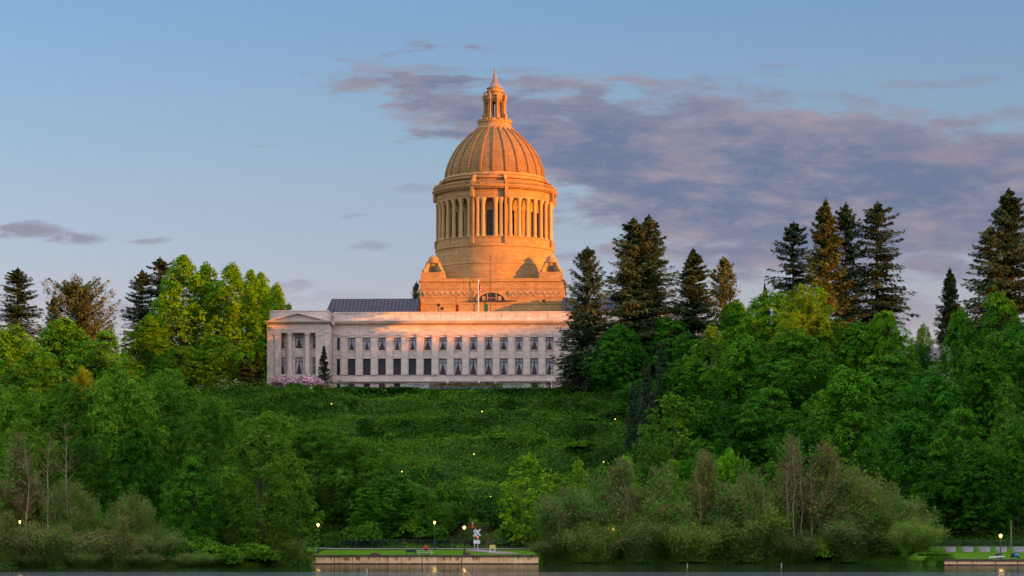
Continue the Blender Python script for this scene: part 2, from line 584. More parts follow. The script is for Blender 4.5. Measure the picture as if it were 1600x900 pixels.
# path curving down the lawn to the wall
pm = MB()
pl = [(at(793, 430) + 0, 424), (at(775, 430), 430), (at(748, 434), 436), (at(742, 440), 441)]
for i in range(len(pl) - 1):
    (xa, ya), (xb, yb) = pl[i], pl[i + 1]
    w0, w1 = 2.6 - i * .35, 2.6 - (i + 1) * .35
    pm.add([(xa - w0, ya, tz(xa, ya) + .06), (xa + w0, ya, tz(xa, ya) + .06), (xb + w1, yb, tz(xb, yb) + .06), (xb - w1, yb, tz(xb, yb) + .06)], [(0, 1, 2, 3)])
tag(pm.build('path', M['path']), 'pale gravel path curving across the lawn by the crossing signs', kind='structure')
# railway bed / walk at the back of the lawn
rb = MB()
for k in range(60):
    x0 = -60 + k * 4
    if x0 > 170: break
    rb.add([(x0, 441.6, tz(x0, 441.6) + .12), (x0 + 4, 441.6, tz(x0 + 4, 441.6) + .12), (x0 + 4, 444.4, tz(x0 + 4, 444.4) + .16), (x0, 444.4, tz(x0, 444.4) + .16)], [(0, 1, 2, 3)])
tag(rb.build('railway_bed', M['path']), 'gravel bed along the foot of the hill', kind='structure')


def water_mat():
    m, p = new_mat('lake water'); t = X.tree
    x, y, z = coords()
    p.inputs['Base Color'].default_value = (0.006, 0.016, 0.010, 1)
    p.inputs['Roughness'].default_value = 0.07
    p.inputs['IOR'].default_value = 1.333
    p.inputs['Specular IOR Level'].default_value = 0.5
    # wind-ruffled water beyond a wandering line, calm water under the bank
    wl = noise3(x * 0.05, 0.0, 3.3, 1.0, 2)
    ruf = maprange(y + (wl - 0.5) * 6.0 + x * 0.006, 326.5, 331.0, 1.0, 0.0)
    n1 = noise3(x * 0.30, y * 1.0, z, 1.1, 3, .5)
    n2 = noise3(x * 0.9, y * 2.2, z, 2.0, 3, .6)
    h = n1 * 0.055 + n2 * 0.009 + ruf * n2 * 0.06
    bp = t.nodes.new('ShaderNodeBump'); bp.inputs['Strength'].default_value = 1.0; bp.inputs['Distance'].default_value = 1.0
    t.links.new(h.s, bp.inputs['Height']); t.links.new(bp.outputs[0], p.inputs['Normal'])
    return m


M['water'] = water_mat()
w = MB(); w.add([(-3000, -1500, 0), (3000, -1500, 0), (3000, 436, 0), (-3000, 436, 0)], [(0, 1, 2, 3)])
tag(w.build('lake_water', M['water']), 'dark calm lake water below the bank', kind='structure')

# unseen ridge added towards the sun, crest shaped to cast evening shade on lower ground
def ridge():
    s = Vector((sin(SUN_AZ), cos(SUN_AZ), 0)); q = Vector((-s.y, s.x, 0))   # q: along the crest
    if q.y < 0: q = -q
    P = np.arange(60, 1100, 6.0)
    d0 = 700.0
    base = np.interp(P, [60, 250, 400, 455, 500, 520, 546, 556, 562, 571, 582, 590, 598, 610, 900, 1100], RIDGE_H)
    te = tan(SUN_EL)
    V = []; Wd = np.linspace(-260, 320, 30)
    for i, p in enumerate(P):
        for wv in Wd:
            # shade height at the target is 'base'; the crest stands d0 away towards the sun
            pos = q * p + s * (d0 + wv - 275)
            crest = base[i] + d0 * te
            fall = max(0.0, 1 - (abs(wv) / (260 if wv < 0 else 320)) ** 1.6)
            h = (crest + (fbm(p * .06, wv * .02, 3) - .47) * 3.0 * (1 if abs(wv) > 15 else .6)) * fall - 2
            V.append((pos.x, pos.y, h))
    n = len(Wd)
    Q = [(i * n + j, i * n + j + 1, (i + 1) * n + j + 1, (i + 1) * n + j) for i in range(len(P) - 1) for j in range(n - 1)]
    me = quad_mesh('shade_ridge', np.array(V), np.array(Q)); me.materials.append(M['hill'])
    tag(mesh_obj('shade_ridge', me), 'unseen ridge added towards the setting sun to shade the lower ground', kind='structure')


RIDGE_H = [38, 38, 40, 41, 47, 49, 50, 51, 53, 61, 61.5, 63.5, 66, 68, 68, 68]
ridge()

# ------------------------------------------------------------------ the domed stone building
BASEZ = 44.5
B = empty('capitol_building', (-6.37, 650.0, BASEZ), radians(-2.0))
tag(B, 'long pale stone capitol with tall ribbed dome on a colonnaded drum, above the hillside', 'capitol')


def openings_wall(mb, x0, x1, z0, z1, ya, yb, rows):
    """rows: list of (za, zb, [(xa, xb), ...])"""
    z = z0
    for za, zb, ops in sorted(rows):
        if za > z: mb.box(x0, x1, ya, yb, z, za)
        x = x0
        for xa, xb in sorted(ops):
            if xa > x: mb.box(x, xa, ya, yb, za, zb)
            x = xb
        if x < x1: mb.box(x, x1, ya, yb, za, zb)
        z = zb
    if z < z1: mb.box(x0, x1, ya, yb, z, z1)


def window(xc, w, z0, z1, y, kind, parent=B):
    """glass set back in the opening, bronze frame, and a parted curtain or a drawn blind"""
    g = MB(); g.box(xc - w / 2, xc + w / 2, y + .46, y + .52, z0, z1)
    o = g.build('window', M['glass'], parent)
    f = MB(); b = .10; h = z1 - z0; yt = y + .36
    f.box(xc - w / 2, xc - w / 2 + b, yt, y + .46, z0, z1); f.box(xc + w / 2 - b, xc + w / 2, yt, y + .46, z0, z1)
    f.box(xc - w / 2 + b, xc + w / 2 - b, yt, y + .46, z0, z0 + b); f.box(xc - w / 2 + b, xc + w / 2 - b, yt, y + .46, z1 - b, z1)
    if h > 2:
        f.box(xc - w / 2 + b, xc + w / 2 - b, yt, y + .46, z1 - .28 * h, z1 - .28 * h + .16)
        if w > 1.2:
            for k in ((-.17, .17) if kind == 'blind' else (0,)):
                f.box(xc + k * w * 1 - .05, xc + k * w + .05, yt + .02, y + .46, z0 + b, z1 - .28 * h)
            f.box(xc - .05, xc + .05, yt + .02, y + .46, z1 - .28 * h + .16, z1 - b)
    f.build('frame', M['frame'], o)
    if kind == 'curtain':
        c = MB(); yy = y + .43
        zt = z1 - .28 * h; zb = z0 + b; l = xc - w / 2 + b; r = xc + w / 2 - b
        op = random.uniform(.45, .98)
        for a, s in ((l, 1), (r, -1)):
            # each drape falls from the middle of the head to the jamb
            m_ = xc - s * .03
            zm = zb + (zt - zb) * random.uniform(.0, .10)
            c.add([(a, yy, zt), (m_, yy, zt), (a + s * (w * .5 - b) * (1 - op) * .6, yy, zm), (a, yy, zb)], [(0, 1, 2, 3)] if s < 0 else [(3, 2, 1, 0)])
        c.box(l, xc - .08, yy - .002, yy + .01, zt + .2, z1 - b - .12); c.box(xc + .08, r, yy - .002, yy + .01, zt + .2, z1 - b - .12)
        c.build('curtain', M['curtain'], o)
    elif kind == 'blind':
        c = MB(); c.box(xc - w / 2 + b, xc + w / 2 - b, y + .43, y + .44, z0 + b, z1 - b)
        c.build('blind', M['blind'], o)
    return o


random.seed(4)
# --- main wing
wall = MB()
xk = [(k - 9) * 4.15 for k in range(19)]
up = [(x - .95, x + .95) for x in xk] + [(-41.35, -40.55), (40.55, 41.35)]
lo = [(x - 1.02, x + 1.02) for x in xk] + [(-41.4, -40.5), (40.5, 41.4)]
bs = [(x - .85, x + .85) for x in xk] + [(-41.3, -40.5), (40.5, 41.3)]
openings_wall(wall, -42.5, 42.5, -2.0, 15.1, 0, 1.2, [(4.2, 8.7, lo), (11.0, 14.4, up), (.3, 1.95, bs)])
wall.box(-59, 59, 1.2, 79, -2, 19.6)
wall.box(-42.5, 42.5, -.12, 1.2, 15.1, 16.3)
wall.box(-42.5, 42.5, .06, 1.2, 16.3, 17.9)
wall.build('wall', M['stone'], B)
tr = MB()
tr.box(-42.45, 42.45, -.22, -.002, 2.75, 4.1); tr.box(-42.45, 42.45, -.85, -.002, 2.35, 2.72)
tr.box(-42.45, 42.45, -.35, -.002, 4.1, 4.18)
tr.box(-42.45, 42.45, -.25, -.002, 1.98, 2.34)
for x in xk:                      # sills and plain heads
    tr.box(x - 1.15, x + 1.15, -.16, -.002, 10.78, 10.98); tr.box(x - 1.1, x + 1.1, -.10, -.002, 14.42, 14.62)
    tr.box(x - 1.2, x + 1.2, -.10, -.002, 8.72, 8.9)
tr.build('string_course', M['stone_smooth'], B)
co = MB()
prof = [(0.05, 17.9), (-.25, 17.9), (-.3, 18.15), (-1.0, 18.3), (-1.05, 18.62), (-1.25, 18.68), (-1.3, 18.95), (0.05, 19.0)]
co.prism_x(prof, -42.4, 42.4)
for i in range(140):
    x = -42 + i * .6
    co.box(x - .17, x + .17, -.62, -.28, 17.97, 18.2)
co.build('cornice', M['stone_smooth'], B)
pa = MB()
pa.box(-42.4, 42.4, .25, .85, 19.002, 21.1); pa.box(-42.4, 42.4, .1, 1.0, 21.1, 21.4); pa.box(-42.4, 42.4, .12, .25, 19.002, 19.5)
for k in range(21):
    x = -41.5 + k * 4.15
    pa.box(x - .55, x + .55, .16, .25, 19.5, 21.1)
pa.build('parapet', M['stone'], B)
pilo = None
for i in range(20):
    x = (i - 9.5) * 4.15
    if pilo is None:
        p = MB(); p.box(-.85, .85, -.38, -.002, 4.2, 14.55); p.box(-.95, .95, -.48, -.004, 14.55, 14.72)
        p.box(-.92, .92, -.45, -.004, 14.8, 15.08); p.box(-.85, .85, -.38, -.002, 14.72, 14.8); p.box(-.95, .95, -.5, -.004, 4.19, 4.55)
        pilo = p.build('pilaster', M['stone_smooth'], B); pilo.location.x = x
    else:
        c = pilo.copy(); COL.objects.link(c); c.parent = B; c.location.x = x
for k, x in enumerate(xk):
    if k > 15: continue
    window(x, 1.9, 11.0, 14.4, 0, 'curtain')
    window(x, 2.04, 4.2, 8.7, 0, 'blind' if k < 6 else 'curtain')
    window(x, 1.7, .3, 1.95, 0, 'curtain' if k in (13,) else ('blind' if k % 2 else 'plain'))
for s in (-1,):
    window(s * 40.95, .8, 11.0, 14.4, 0, 'plain'); window(s * 40.95, .9, 4.2, 8.7, 0, 'plain'); window(s * 40.9, .8, .3, 1.95, 0, 'plain')
# carved wreaths under three middle windows
for x in (6.2 - 8.3, 6.2 - 4.15 - .2, 4.15):
    m = MB(); m.lathe([(.42, 0), (.66, .02), (.66, .14), (.42, .16)], 16, cap=False)
    for v in range(len(m.v)): a = m.v[v]; m.v[v] = (a[0] + x, -.24 - a[2], 3.42 + a[1])
    m.box(x - 1.4, x - .6, -.34, -.22, 3.2, 3.6); m.box(x + .6, x + 1.4, -.34, -.22, 3.2, 3.6)
    m.build('wreath_carving', M['stone_smooth'], B)

# --- end pavilions
def pavilion(s):
    xc = s * 51.05
    m = MB()
    wl = [(xc - 4.45 - .6, xc - 4.45 + .6), (xc - 1.05, xc + 1.05), (xc + 4.3 - .6, xc + 4.3 + .6)]
    openings_wall(m, s * 51.05 - 4.7, s * 51.05 + 4.7, -2, 15.2, -5.4, -4.2, [(4.1, 8.7, [(max(a, xc - 4.7), b) if a < xc - 4 else ((a, min(b, xc + 4.7)) if b > xc + 4 else (a, b)) for a, b in wl]), (11.1, 15.0, [(max(a, xc - 4.7), b) if a < xc - 4 else ((a, min(b, xc + 4.7)) if b > xc + 4 else (a, b)) for a, b in wl])])
    m.box(xc - 8.45, xc - 4.7, -7, -4.2, -2, 15.2); m.box(xc + 4.7, xc + 8.45, -7, -4.2, -2, 15.2)
    m.box(xc - 4.7, xc + 4.7, -7.2, -5.4, -2, 3.6)                      # plinth under the columns
    m.box(xc - 8.45, xc + 8.45, -4.2, 1.19, -2, 15.2)
    m.box(xc - 8.45, xc + 8.45, -7.0, 1.19, 15.2, 17.6)
    m.box(xc - 7.9, xc + 7.9, -5.6, 20, 18.5, 21.05)
    m.box(xc - 8.0, xc + 8.0, -5.75, 20.1, 21.05, 21.4)
    o = m.build('pavilion', M['stone'], B)
    e = MB()
    for a, b, z0, z1 in ((xc - 6.3, xc - 4.75, 3.6, 14.9), (xc + 4.75, xc + 7.1, 3.6, 14.9)):
        e.box(a, b, -7.25, -7.002, z0, z1 - .5); e.box(a - .1, b + .1, -7.35, -7.004, z1 - .5, z1)
    e.box(xc - 8.5, xc + 8.5, -7.12, -7.002, 15.2, 15.5); e.box(xc - 8.5, xc + 8.5, -7.1, -7.002, 16.3, 16.5)
    e.box(xc + 8.452, xc + 8.56, -7.1, -.1, 15.2, 15.5)
    e.prism_x([(-7.002, 17.602), (-7.3, 17.62), (-7.9, 17.9), (-8.15, 18.1), (-8.2, 18.4), (-5.7, 18.45), (1.1, 18.45), (1.1, 17.602)], xc - 9.15, xc + 9.15)
    e.build('entablature', M['stone_smooth'], o)
    pd = MB()
    pd.prism_y([(xc - 7.1, 18.46), (xc + 7.1, 18.46), (xc, 20.25)], -7.3, -5.62)
    pd.prism_y([(xc - 8.0, 18.47), (xc - 7.1, 18.47), (xc, 20.27), (xc, 20.75)], -8.05, -5.61)
    pd.prism_y([(xc + 7.1, 18.47), (xc + 8.0, 18.47), (xc, 20.75), (xc, 20.27)], -8.05, -5.61)
    pd.build('pediment', M['stone_smooth'], o)
    for x in (xc - 2.45, xc + 2.35):
        c = MB(); c.lathe([(.95, 3.6), (.95, 3.95), (.82, 4.15), (.76, 6), (.68, 14.3), (.8, 14.45), (.8, 14.6), (.95, 14.75), (.95, 15.19)], 20, x, -6.3)
        c.build('column', M['stone_smooth'], o, smooth=False)
    if s < 0:
        for k, (a, b) in enumerate(wl):
            w_ = b - a
            window((a + b) / 2 + (.0), w_ if k == 1 else 1.15, 11.1, 15.0, -5.4, 'curtain'); window((a + b) / 2, w_ if k == 1 else 1.15, 4.1, 8.7, -5.4, 'curtain')


pavilion(-1); pavilion(1)

# --- low roofs of the wings
for s in (-1, 1):
    r = MB()
    xa, xb = 19.9, 45.5
    P = [(xa, 4.5, 20.6), (xb, 4.5, 20.6), (xb, 34, 20.6), (xa, 34, 20.6), (xa, 14, 26.4), (xb - 1.2, 14, 26.4), (xb - 1.2, 24, 26.4), (xa, 24, 26.4)]
    P = [(s * x, y, z) for x, y, z in P]
    if s < 0: P = [P[1], P[0], P[3], P[2], P[5], P[4], P[7], P[6]]
    r.hexa(P)
    r.build('roof', M['slate'], B)

# --- podium
po = MB()
po.box(-20.1, 20.1, 20, 60, 19.601, 31.7)
po.box(-20.6, 20.6, 19.45, 60.5, 19.601, 25.3); po.box(-20.8, 20.8, 19.25, 60.7, 25.3, 25.7)
po.box(-20.55, 20.55, 19.55, 60.45, 31.7, 32.15); po.box(-20.2, 20.2, 19.9, 60.1, 32.15, 32.6)
po.box(-20.25, 20.25, 19.85, 60.15, 29.6, 29.85)
po.box(-20.22, 20.22, 19.88, 60.12, 27.0, 27.2)
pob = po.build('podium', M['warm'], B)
fz = MB()
fz.box(20.102, 20.3, 20.4, 59, 27.4, 29.1); fz.box(4.6, 20.301, 19.8, 19.998, 27.4, 29.1)
fzl = MB(); fzl.box(-19.2, -4.6, 19.8, 19.998, 27.4, 29.1)
# garland drops: swags as real relief
for s in (-1, 1):
    for i in range(9):
        cx = s * (5.5 + i * 1.62)
        pts = [(cx + .68 * cos(a), 19.72, 28.75 - .85 * sin(a)) for a in np.linspace(0, pi, 7)]
        (fz if s > 0 else fzl).tube(pts, .16, 5)
fz.build('garland_frieze', M['carved'], pob); fzl.build('garland_frieze', M['carved'], pob)
ar = MB()
arc = [(4.3 * cos(a), 26.3 + 2.75 * sin(a)) for a in np.linspace(0, pi, 19)]
arc2 = [(3.7 * cos(a), 26.3 + 2.25 * sin(a)) for a in np.linspace(0, pi, 19)]
for i in range(18):
    ar.prism_y([arc[i + 1], arc[i], arc2[i], arc2[i + 1]], 19.45, 19.99)
ar.box(-1.35, -1.1, 19.6, 19.99, 26.3, 28.4); ar.box(1.1, 1.35, 19.6, 19.99, 26.3, 28.4)
aro = ar.build('arched_window', M['warm_smooth'], pob)
gl = MB()
gp = [(x * .999, z) for x, z in arc2]
gl.prism_y(gp + [], 19.9, 19.985)
gl.build('glass', M['glass'], aro)
lg = MB(); lg.box(-6.9, 6.9, 19.0, 19.44, 26.05, 26.3)
lg.build('ledge', M['frame'], pob)
# white blocks beside the panes
for s in (-1, 1):
    q = MB(); q.box(s * 2.2 - .45, s * 2.2 + .45, 19.55, 19.9, 26.3, 27.6); q.build('panel', M['warm_smooth'], aro)


def turret(x, y):
    m = MB()
    m.box(x - 3.35, x + 3.35, y - 3.35, y + 3.35, 32.602, 34.0); m.box(x - 3.1, x + 3.1, y - 3.1, y + 3.1, 34.0, 34.4)
    m.lathe([(1.75, 34.4), (1.75, 37.0), (2.15, 37.15), (2.15, 37.45), (1.62, 37.5), (1.6, 37.8), (1.5, 38.4), (1.2, 38.9), (.7, 39.25), (.25, 39.4), (.2, 39.6), (.02, 39.75)], 24, x, y)
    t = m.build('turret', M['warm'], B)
    for a in (0, 90, 180, 270):
        r = radians(a + 45)
        s = MB()
        s.prism_y([(1.6, 34.4), (3.9, 34.4), (3.95, 35.0), (3.4, 35.5), (2.9, 36.2), (2.55, 37.0), (1.6, 37.2)], -.42, .42)
        o = s.build('scroll_buttress', M['warm_smooth'], t); o.location = (x, y, 0); o.rotation_euler.z = r
        n = MB(); n.box(-.5, .5, -1.95, -1.6, 34.6, 36.3)
        n.box(-.32, .32, -2.25, -1.9, 34.6, 35.8)
        o = n.build('niche', M['frame'], t); o.location = (x, y, 0); o.rotation_euler.z = radians(a)
    return t


for tx, ty in ((-16.6, 23.6), (16.6, 23.6), (-16.6, 56.4), (16.6, 56.4)): turret(tx, ty)

# --- drum
CX, CY = 0.0, 40.0


def zd(y): return (837 - y) * .18464 - 39.5


dr = MB()
dr.lathe([(17.6, 32.602), (17.6, 34.4), (17.35, 34.5), (17.25, 37.2), (17.4, 37.3), (17.3, 37.7), (17.05, 37.8), (16.95, 42.0), (17.2, 42.2), (17.2, 42.85),
          (16.95, 42.9), (16.95, 44.6), (17.1, 44.65), (17.1, 44.9), (14.0, 44.9)], 144, CX, CY, cap=False)
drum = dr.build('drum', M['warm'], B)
DROT = -3.0
phis = []
for q in range(4):
    for a in (-6.3, 6.3, -11.8, 11.8): phis.append(a + 90 * q)
    for a in (-24, -14.4, -4.8, 4.8, 14.4, 24): phis.append(45 + a + 90 * q)
# inner wall with windows between the columns
iw = MB()
wins = []
for q in range(4):
    for a in (0, -9.1, 9.1, 45 - 19.2, 45 - 9.6, 45, 45 + 9.6, 45 + 19.2): wins.append(a + 90 * q)
wins = [w_ % 360 for w_ in wins]
NS = 720
hw = {w_: (3.6 if w_ % 90 == 0 else (1.5 if min(w_ % 90, 90 - w_ % 90) < 10 else 2.7)) for w_ in wins}
solid = []
for i in range(NS):
    a = (i + .5) * 360 / NS
    inside = any(abs((a - w_ + 180) % 360 - 180) < hw[w_] for w_ in wins)
    solid.append(not inside)


def dirv(phi, r, rot=DROT):
    a = radians(phi + rot)
    return (CX + r * sin(a), CY - r * cos(a))


def ring_piece(mb, p0, p1, r0, r1, z0, z1, rot=DROT):
    n = max(1, int(abs(p1 - p0) / 2.5 + .5))
    for k in range(n):
        a, b = p0 + (p1 - p0) * k / n, p0 + (p1 - p0) * (k + 1) / n
        A, Bp, C_, D_ = dirv(a, r1, rot), dirv(b, r1, rot), dirv(b, r0, rot), dirv(a, r0, rot)
        mb.hexa([(*A, z0), (*Bp, z0), (*C_, z0), (*D_, z0), (*A, z1), (*Bp, z1), (*C_, z1), (*D_, z1)])


i = 0
runs = []
st = 0
seq = solid
# rotate so that run starts at a transition
k0 = next(k for k in range(NS) if seq[k] and not seq[k - 1])
k = k0
while k < k0 + NS:
    v = seq[k % NS]; j = k
    while j < k0 + NS and seq[j % NS] == v: j += 1
    runs.append((k * 360 / NS, j * 360 / NS, v)); k = j
for a, b, v in runs:
    if v: ring_piece(iw, a, b, 13.6, 14.2, 44.9, 55.75)
    else:
        ring_piece(iw, a, b, 13.6, 14.2, 52.6, 55.75); ring_piece(iw, a, b, 13.6, 14.2, 44.9, 45.5)
iw.build('inner_wall', M['warm_smooth'], drum)
core = MB(); core.lathe([(13.55, 44.9), (13.55, 55.8)], 72, CX, CY, cap=False)
core.build('drum_glazing', M['glass'], drum)
for w_ in wins:
    g = MB(); x, y = dirv(w_, 13.62)
    g.box(-.09, .09, -.16, .02, 45.5, 52.6); g.box(-.6, .6, -.13, .02, 48.4, 48.6); g.box(-.6, .6, -.13, .02, 50.8, 51.0)
    o = g.build('window_frame', M['frame'], drum); o.location = (x, y, 0); o.rotation_euler.z = radians(w_ + DROT)
# columns
cb = MB()
cb.lathe([(.8, 44.9), (.8, 45.2), (.7, 45.25), (.7, 45.5), (.59, 45.65), (.57, 48.5), (.49, 53.9), (.58, 54.0), (.53, 54.1), (.66, 54.7), (.86, 55.3), (.9, 55.35), (.9, 55.74)], 18)
c0 = None
for ph in phis:
    if c0 is None: c0 = cb.build('column', M['shaft'], drum); o = c0
    else:
        o = c0.copy(); COL.objects.link(o); o.parent = drum
    x, y = dirv(ph, 16.15); o.location = (x, y, 0)
# entablature: bays on the diagonals stand a little further out
en = MB()
for q in range(4):
    ring_piece(en, 90 * q - 14.3, 90 * q + 14.3, 13.6, 16.75, 55.76, 58.2)
    ring_piece(en, 90 * q + 17.7, 90 * q + 72.3, 13.6, 16.95, 55.76, 58.2)
    ring_piece(en, 90 * q - 14.3, 90 * q + 14.3, 16.75, 16.85, 56.6, 56.75)
    ring_piece(en, 90 * q + 17.7, 90 * q + 72.3, 16.95, 17.05, 56.6, 56.75)
en.build('entablature', M['warm_smooth'], drum)
cn = MB()
cn.lathe([(16.4, 58.2), (17.05, 58.2), (17.15, 58.5), (17.8, 58.65), (17.95, 59.0), (18.1, 59.15), (18.1, 59.3), (15.2, 59.35)], 144, CX, CY, cap=False)
for k in range(144):
    x, y = dirv(k * 2.5, 17.35)
    a = radians(k * 2.5 + DROT)
    c_, s_ = cos(a), sin(a)
    pts = []
    for z in (58.22, 58.52):
        for u, v in ((-.2, -.35), (.2, -.35), (.2, .3), (-.2, .3)):
            pts.append((x + u * c_ - v * s_, y + u * s_ + v * c_, z))
    cn.hexa(pts)
cn.build('cornice', M['warm_smooth'], drum)
bl = MB()
bl.lathe([(17.55, 60.05), (17.75, 60.05), (17.75, 60.3), (17.3, 60.3), (17.3, 60.05), (17.55, 60.05)], 144, CX, CY, cap=False)
bl.lathe([(17.7, 59.31), (17.7, 59.5), (17.35, 59.5)], 144, CX, CY, cap=False)
for k in range(180):
    x, y = dirv(k * 2.0, 17.52); wd = .30 if k % 8 == 0 else .16
    bl.lathe([(wd, 59.45), (wd * .6, 59.6), (wd * 1.15, 59.75), (wd * .6, 60.06)], 5, x, y, cap=False)
bl.build('balustrade', M['warm_smooth'], drum)
# eight radial piers rising past the cornice, with scrolls
for q in range(4):
    for s in (-16, 16):
        p = MB()
        p.box(-.42, .42, -17.6, -14.0, 42.87, 44.92)
        p.box(-.30, .30, -17.1, -14.0, 44.92, 56.0)
        p.box(-.42, .42, -17.95, -14.0, 56.0, 60.3)
        p.prism_x([(-15.2, 60.301), (-17.7, 60.301), (-17.5, 60.9), (-16.6, 61.2), (-16.3, 61.7), (-16.0, 62.3), (-15.2, 62.5)], -.34, .34)
        o = p.build('pier', M['warm_smooth'], drum); o.location = (CX, CY, 0); o.rotation_euler.z = radians(90 * q + s + DROT)
# attic drum
at_ = MB()
at_.lathe([(15.6, 59.36), (15.6, 59.75), (15.25, 59.8), (15.2, 61.35), (15.4, 61.4)], 144, CX, CY, cap=False)
at_.lathe([(15.4, 61.4), (15.85, 61.55), (15.9, 61.85), (15.3, 61.95), (14.85, 62.05), (14.8, 62.5), (15.0, 62.6), (15.0, 62.85), (14.55, 62.95), (14.4, 63.4), (14.25, 63.5), (14.1, 63.55)], 144, CX, CY, cap=False)
att = at_.build('attic', M['warm'], drum)
cf = MB()
for q in range(4):
    ring_piece(cf, 90 * q - 13.5, 90 * q + 13.5, 15.24, 15.36, 60.0, 61.2)
    ring_piece(cf, 90 * q + 19, 90 * q + 71, 15.24, 15.36, 60.0, 61.2)
    for k in range(20):
        ph = 90 * q - 12.5 + k * 4.5 if k < 6 else 90 * q + 20.5 + (k - 6) * 3.7
        pts = []
        for a in np.linspace(0, pi, 6):
            x, y = dirv(ph + 1.5 * cos(a), 15.40); pts.append((x, y, 61.1 - .8 * sin(a)))
        cf.tube(pts, .13, 5)
cf.build('carved_frieze', M['carved'], drum)

# --- dome
DP = [(63.5, 14.2), (65.0, 14.08), (66.5, 13.72), (68.0, 13.15), (70.0, 12.15), (72.0, 10.95), (74.0, 9.2), (75.5, 7.6), (76.6, 6.2), (77.3, 5.3), (77.8, 5.0)]
hz = np.array([a for a, b in DP]); hr = np.array([b for a, b in DP])
dm = MB()
zz = np.concatenate([np.linspace(63.5, 76, 30), np.linspace(76.2, 77.8, 8)])
rr = np.interp(zz, hz, hr)
# smooth the profile
for _ in range(6): rr[1:-1] = (rr[:-2] + rr[1:-1] * 2 + rr[2:]) / 4
dm.lathe([(float(r), float(z)) for r, z in zip(rr, zz)], 144, CX, CY, cap=False)
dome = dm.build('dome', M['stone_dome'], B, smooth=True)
for k in range(24):
    a = radians(k * 15 + DROT + 3.5)
    rb_ = MB(); vs = []
    for r, z in zip(rr, zz):
        wv = .16 + .26 * (r / 14.1)
        for u, dr_ in ((-wv, -.15), (-wv, .22), (-wv * .55, .34), (wv * .55, .34), (wv, .22), (wv, -.15)):
            R_ = r + dr_
            vs.append((u, -R_, z + dr_ * .4))
    n = len(rr)
    fs = [(6 * i + j, 6 * i + j + 1, 6 * i + 7 + j, 6 * i + 6 + j) for i in range(n - 1) for j in range(5)]
    fs.append((0, 1, 2, 3, 4, 5))
    rb_.add(vs, fs)
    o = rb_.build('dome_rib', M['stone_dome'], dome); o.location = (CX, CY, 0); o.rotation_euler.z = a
# --- lantern
ln = MB()
ln.lathe([(5.5, 77.2), (5.5, 77.8), (5.0, 78.0), (4.75, 78.3), (4.7, 79.3), (4.95, 79.4), (4.95, 79.75), (4.5, 79.8), (4.45, 80.3), (3.9, 80.35), (0.05, 80.36)], 64, CX, CY, cap=False)
lt = MB()
lt.lathe([(1.7, 86.3), (2.75, 86.3), (2.75, 87.0), (2.95, 87.05), (2.95, 87.3), (2.35, 87.35), (2.25, 88.2), (2.6, 88.35), (2.6, 88.6), (2.2, 88.65), (2.2, 89.3), (2.4, 89.35), (2.4, 89.5), (2.2, 89.55)], 48, CX, CY, cap=False)
for k in range(16):
    x, y = dirv(k * 22.5, 4.72)
    ln.box(x - .22, x + .22, y - .22, y + .22, 79.76, 80.35)
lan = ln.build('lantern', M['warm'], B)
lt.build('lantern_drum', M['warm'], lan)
for k in range(8):
    a = radians(22.5 + 45 * k + DROT)
    p = MB(); p.box(-.42, .42, -2.6, -1.9, 80.36, 86.3)
    p.prism_y([(-.42, 84.9), (-.42, 86.3), (-1.0, 86.3), (-.85, 85.6)], -2.5, -2.0); p.prism_y([(.42, 84.9), (.85, 85.6), (1.0, 86.3), (.42, 86.3)], -2.5, -2.0)
    p.box(-.45, .45, -3.7, -2.6, 80.36, 81.9)
    p.box(-.42, .42, -3.6, -2.6, 86.0, 87.1); p.box(-.5, .5, -3.72, -2.6, 87.1, 87.35)
    p.lathe([(.3, 87.35), (.16, 87.6), (.34, 87.9), (.1, 88.3), (.02, 88.5)], 8, 0, -3.2)
    o = p.build('lantern_pier', M['warm_smooth'], lan); o.location = (CX, CY, 0); o.rotation_euler.z = a
    for u in (-.2, .2):
        c = MB(); c.lathe([(.24, 81.9), (.19, 82.1), (.17, 85.6), (.25, 86.0)], 10)
        o = c.build('column', M['warm_smooth'], lan); o.location = (CX + 3.2 * sin(a) + u * cos(a) * 1.2, CY - 3.2 * cos(a) + u * sin(a) * 1.2, 0)
sp = MB()
sp.lathe([(2.15, 89.5), (2.15, 89.7), (1.75, 90.2), (1.25, 90.9), (.85, 91.7), (.55, 92.6), (.36, 93.4), (.24, 93.9), (.30, 94.0), (.12, 94.1), (.1, 94.5), (.24, 94.6), (.30, 94.8), (.22, 95.05), (.05, 95.15), (.03, 95.7)], 24, CX, CY, cap=False)
sp.build('spire', flat('weathered copper', (0.16, 0.14, 0.135), .6, 0, .2, 1), lan)

# ------------------------------------------------------------------ roof and forecourt fittings, placed in the building's frame
BM = Matrix.Translation((-6.37, 650.0, BASEZ)) @ Matrix.Rotation(radians(-2), 4, 'Z')


def bloc(x, y, z): return BM @ Vector((x, y, z))


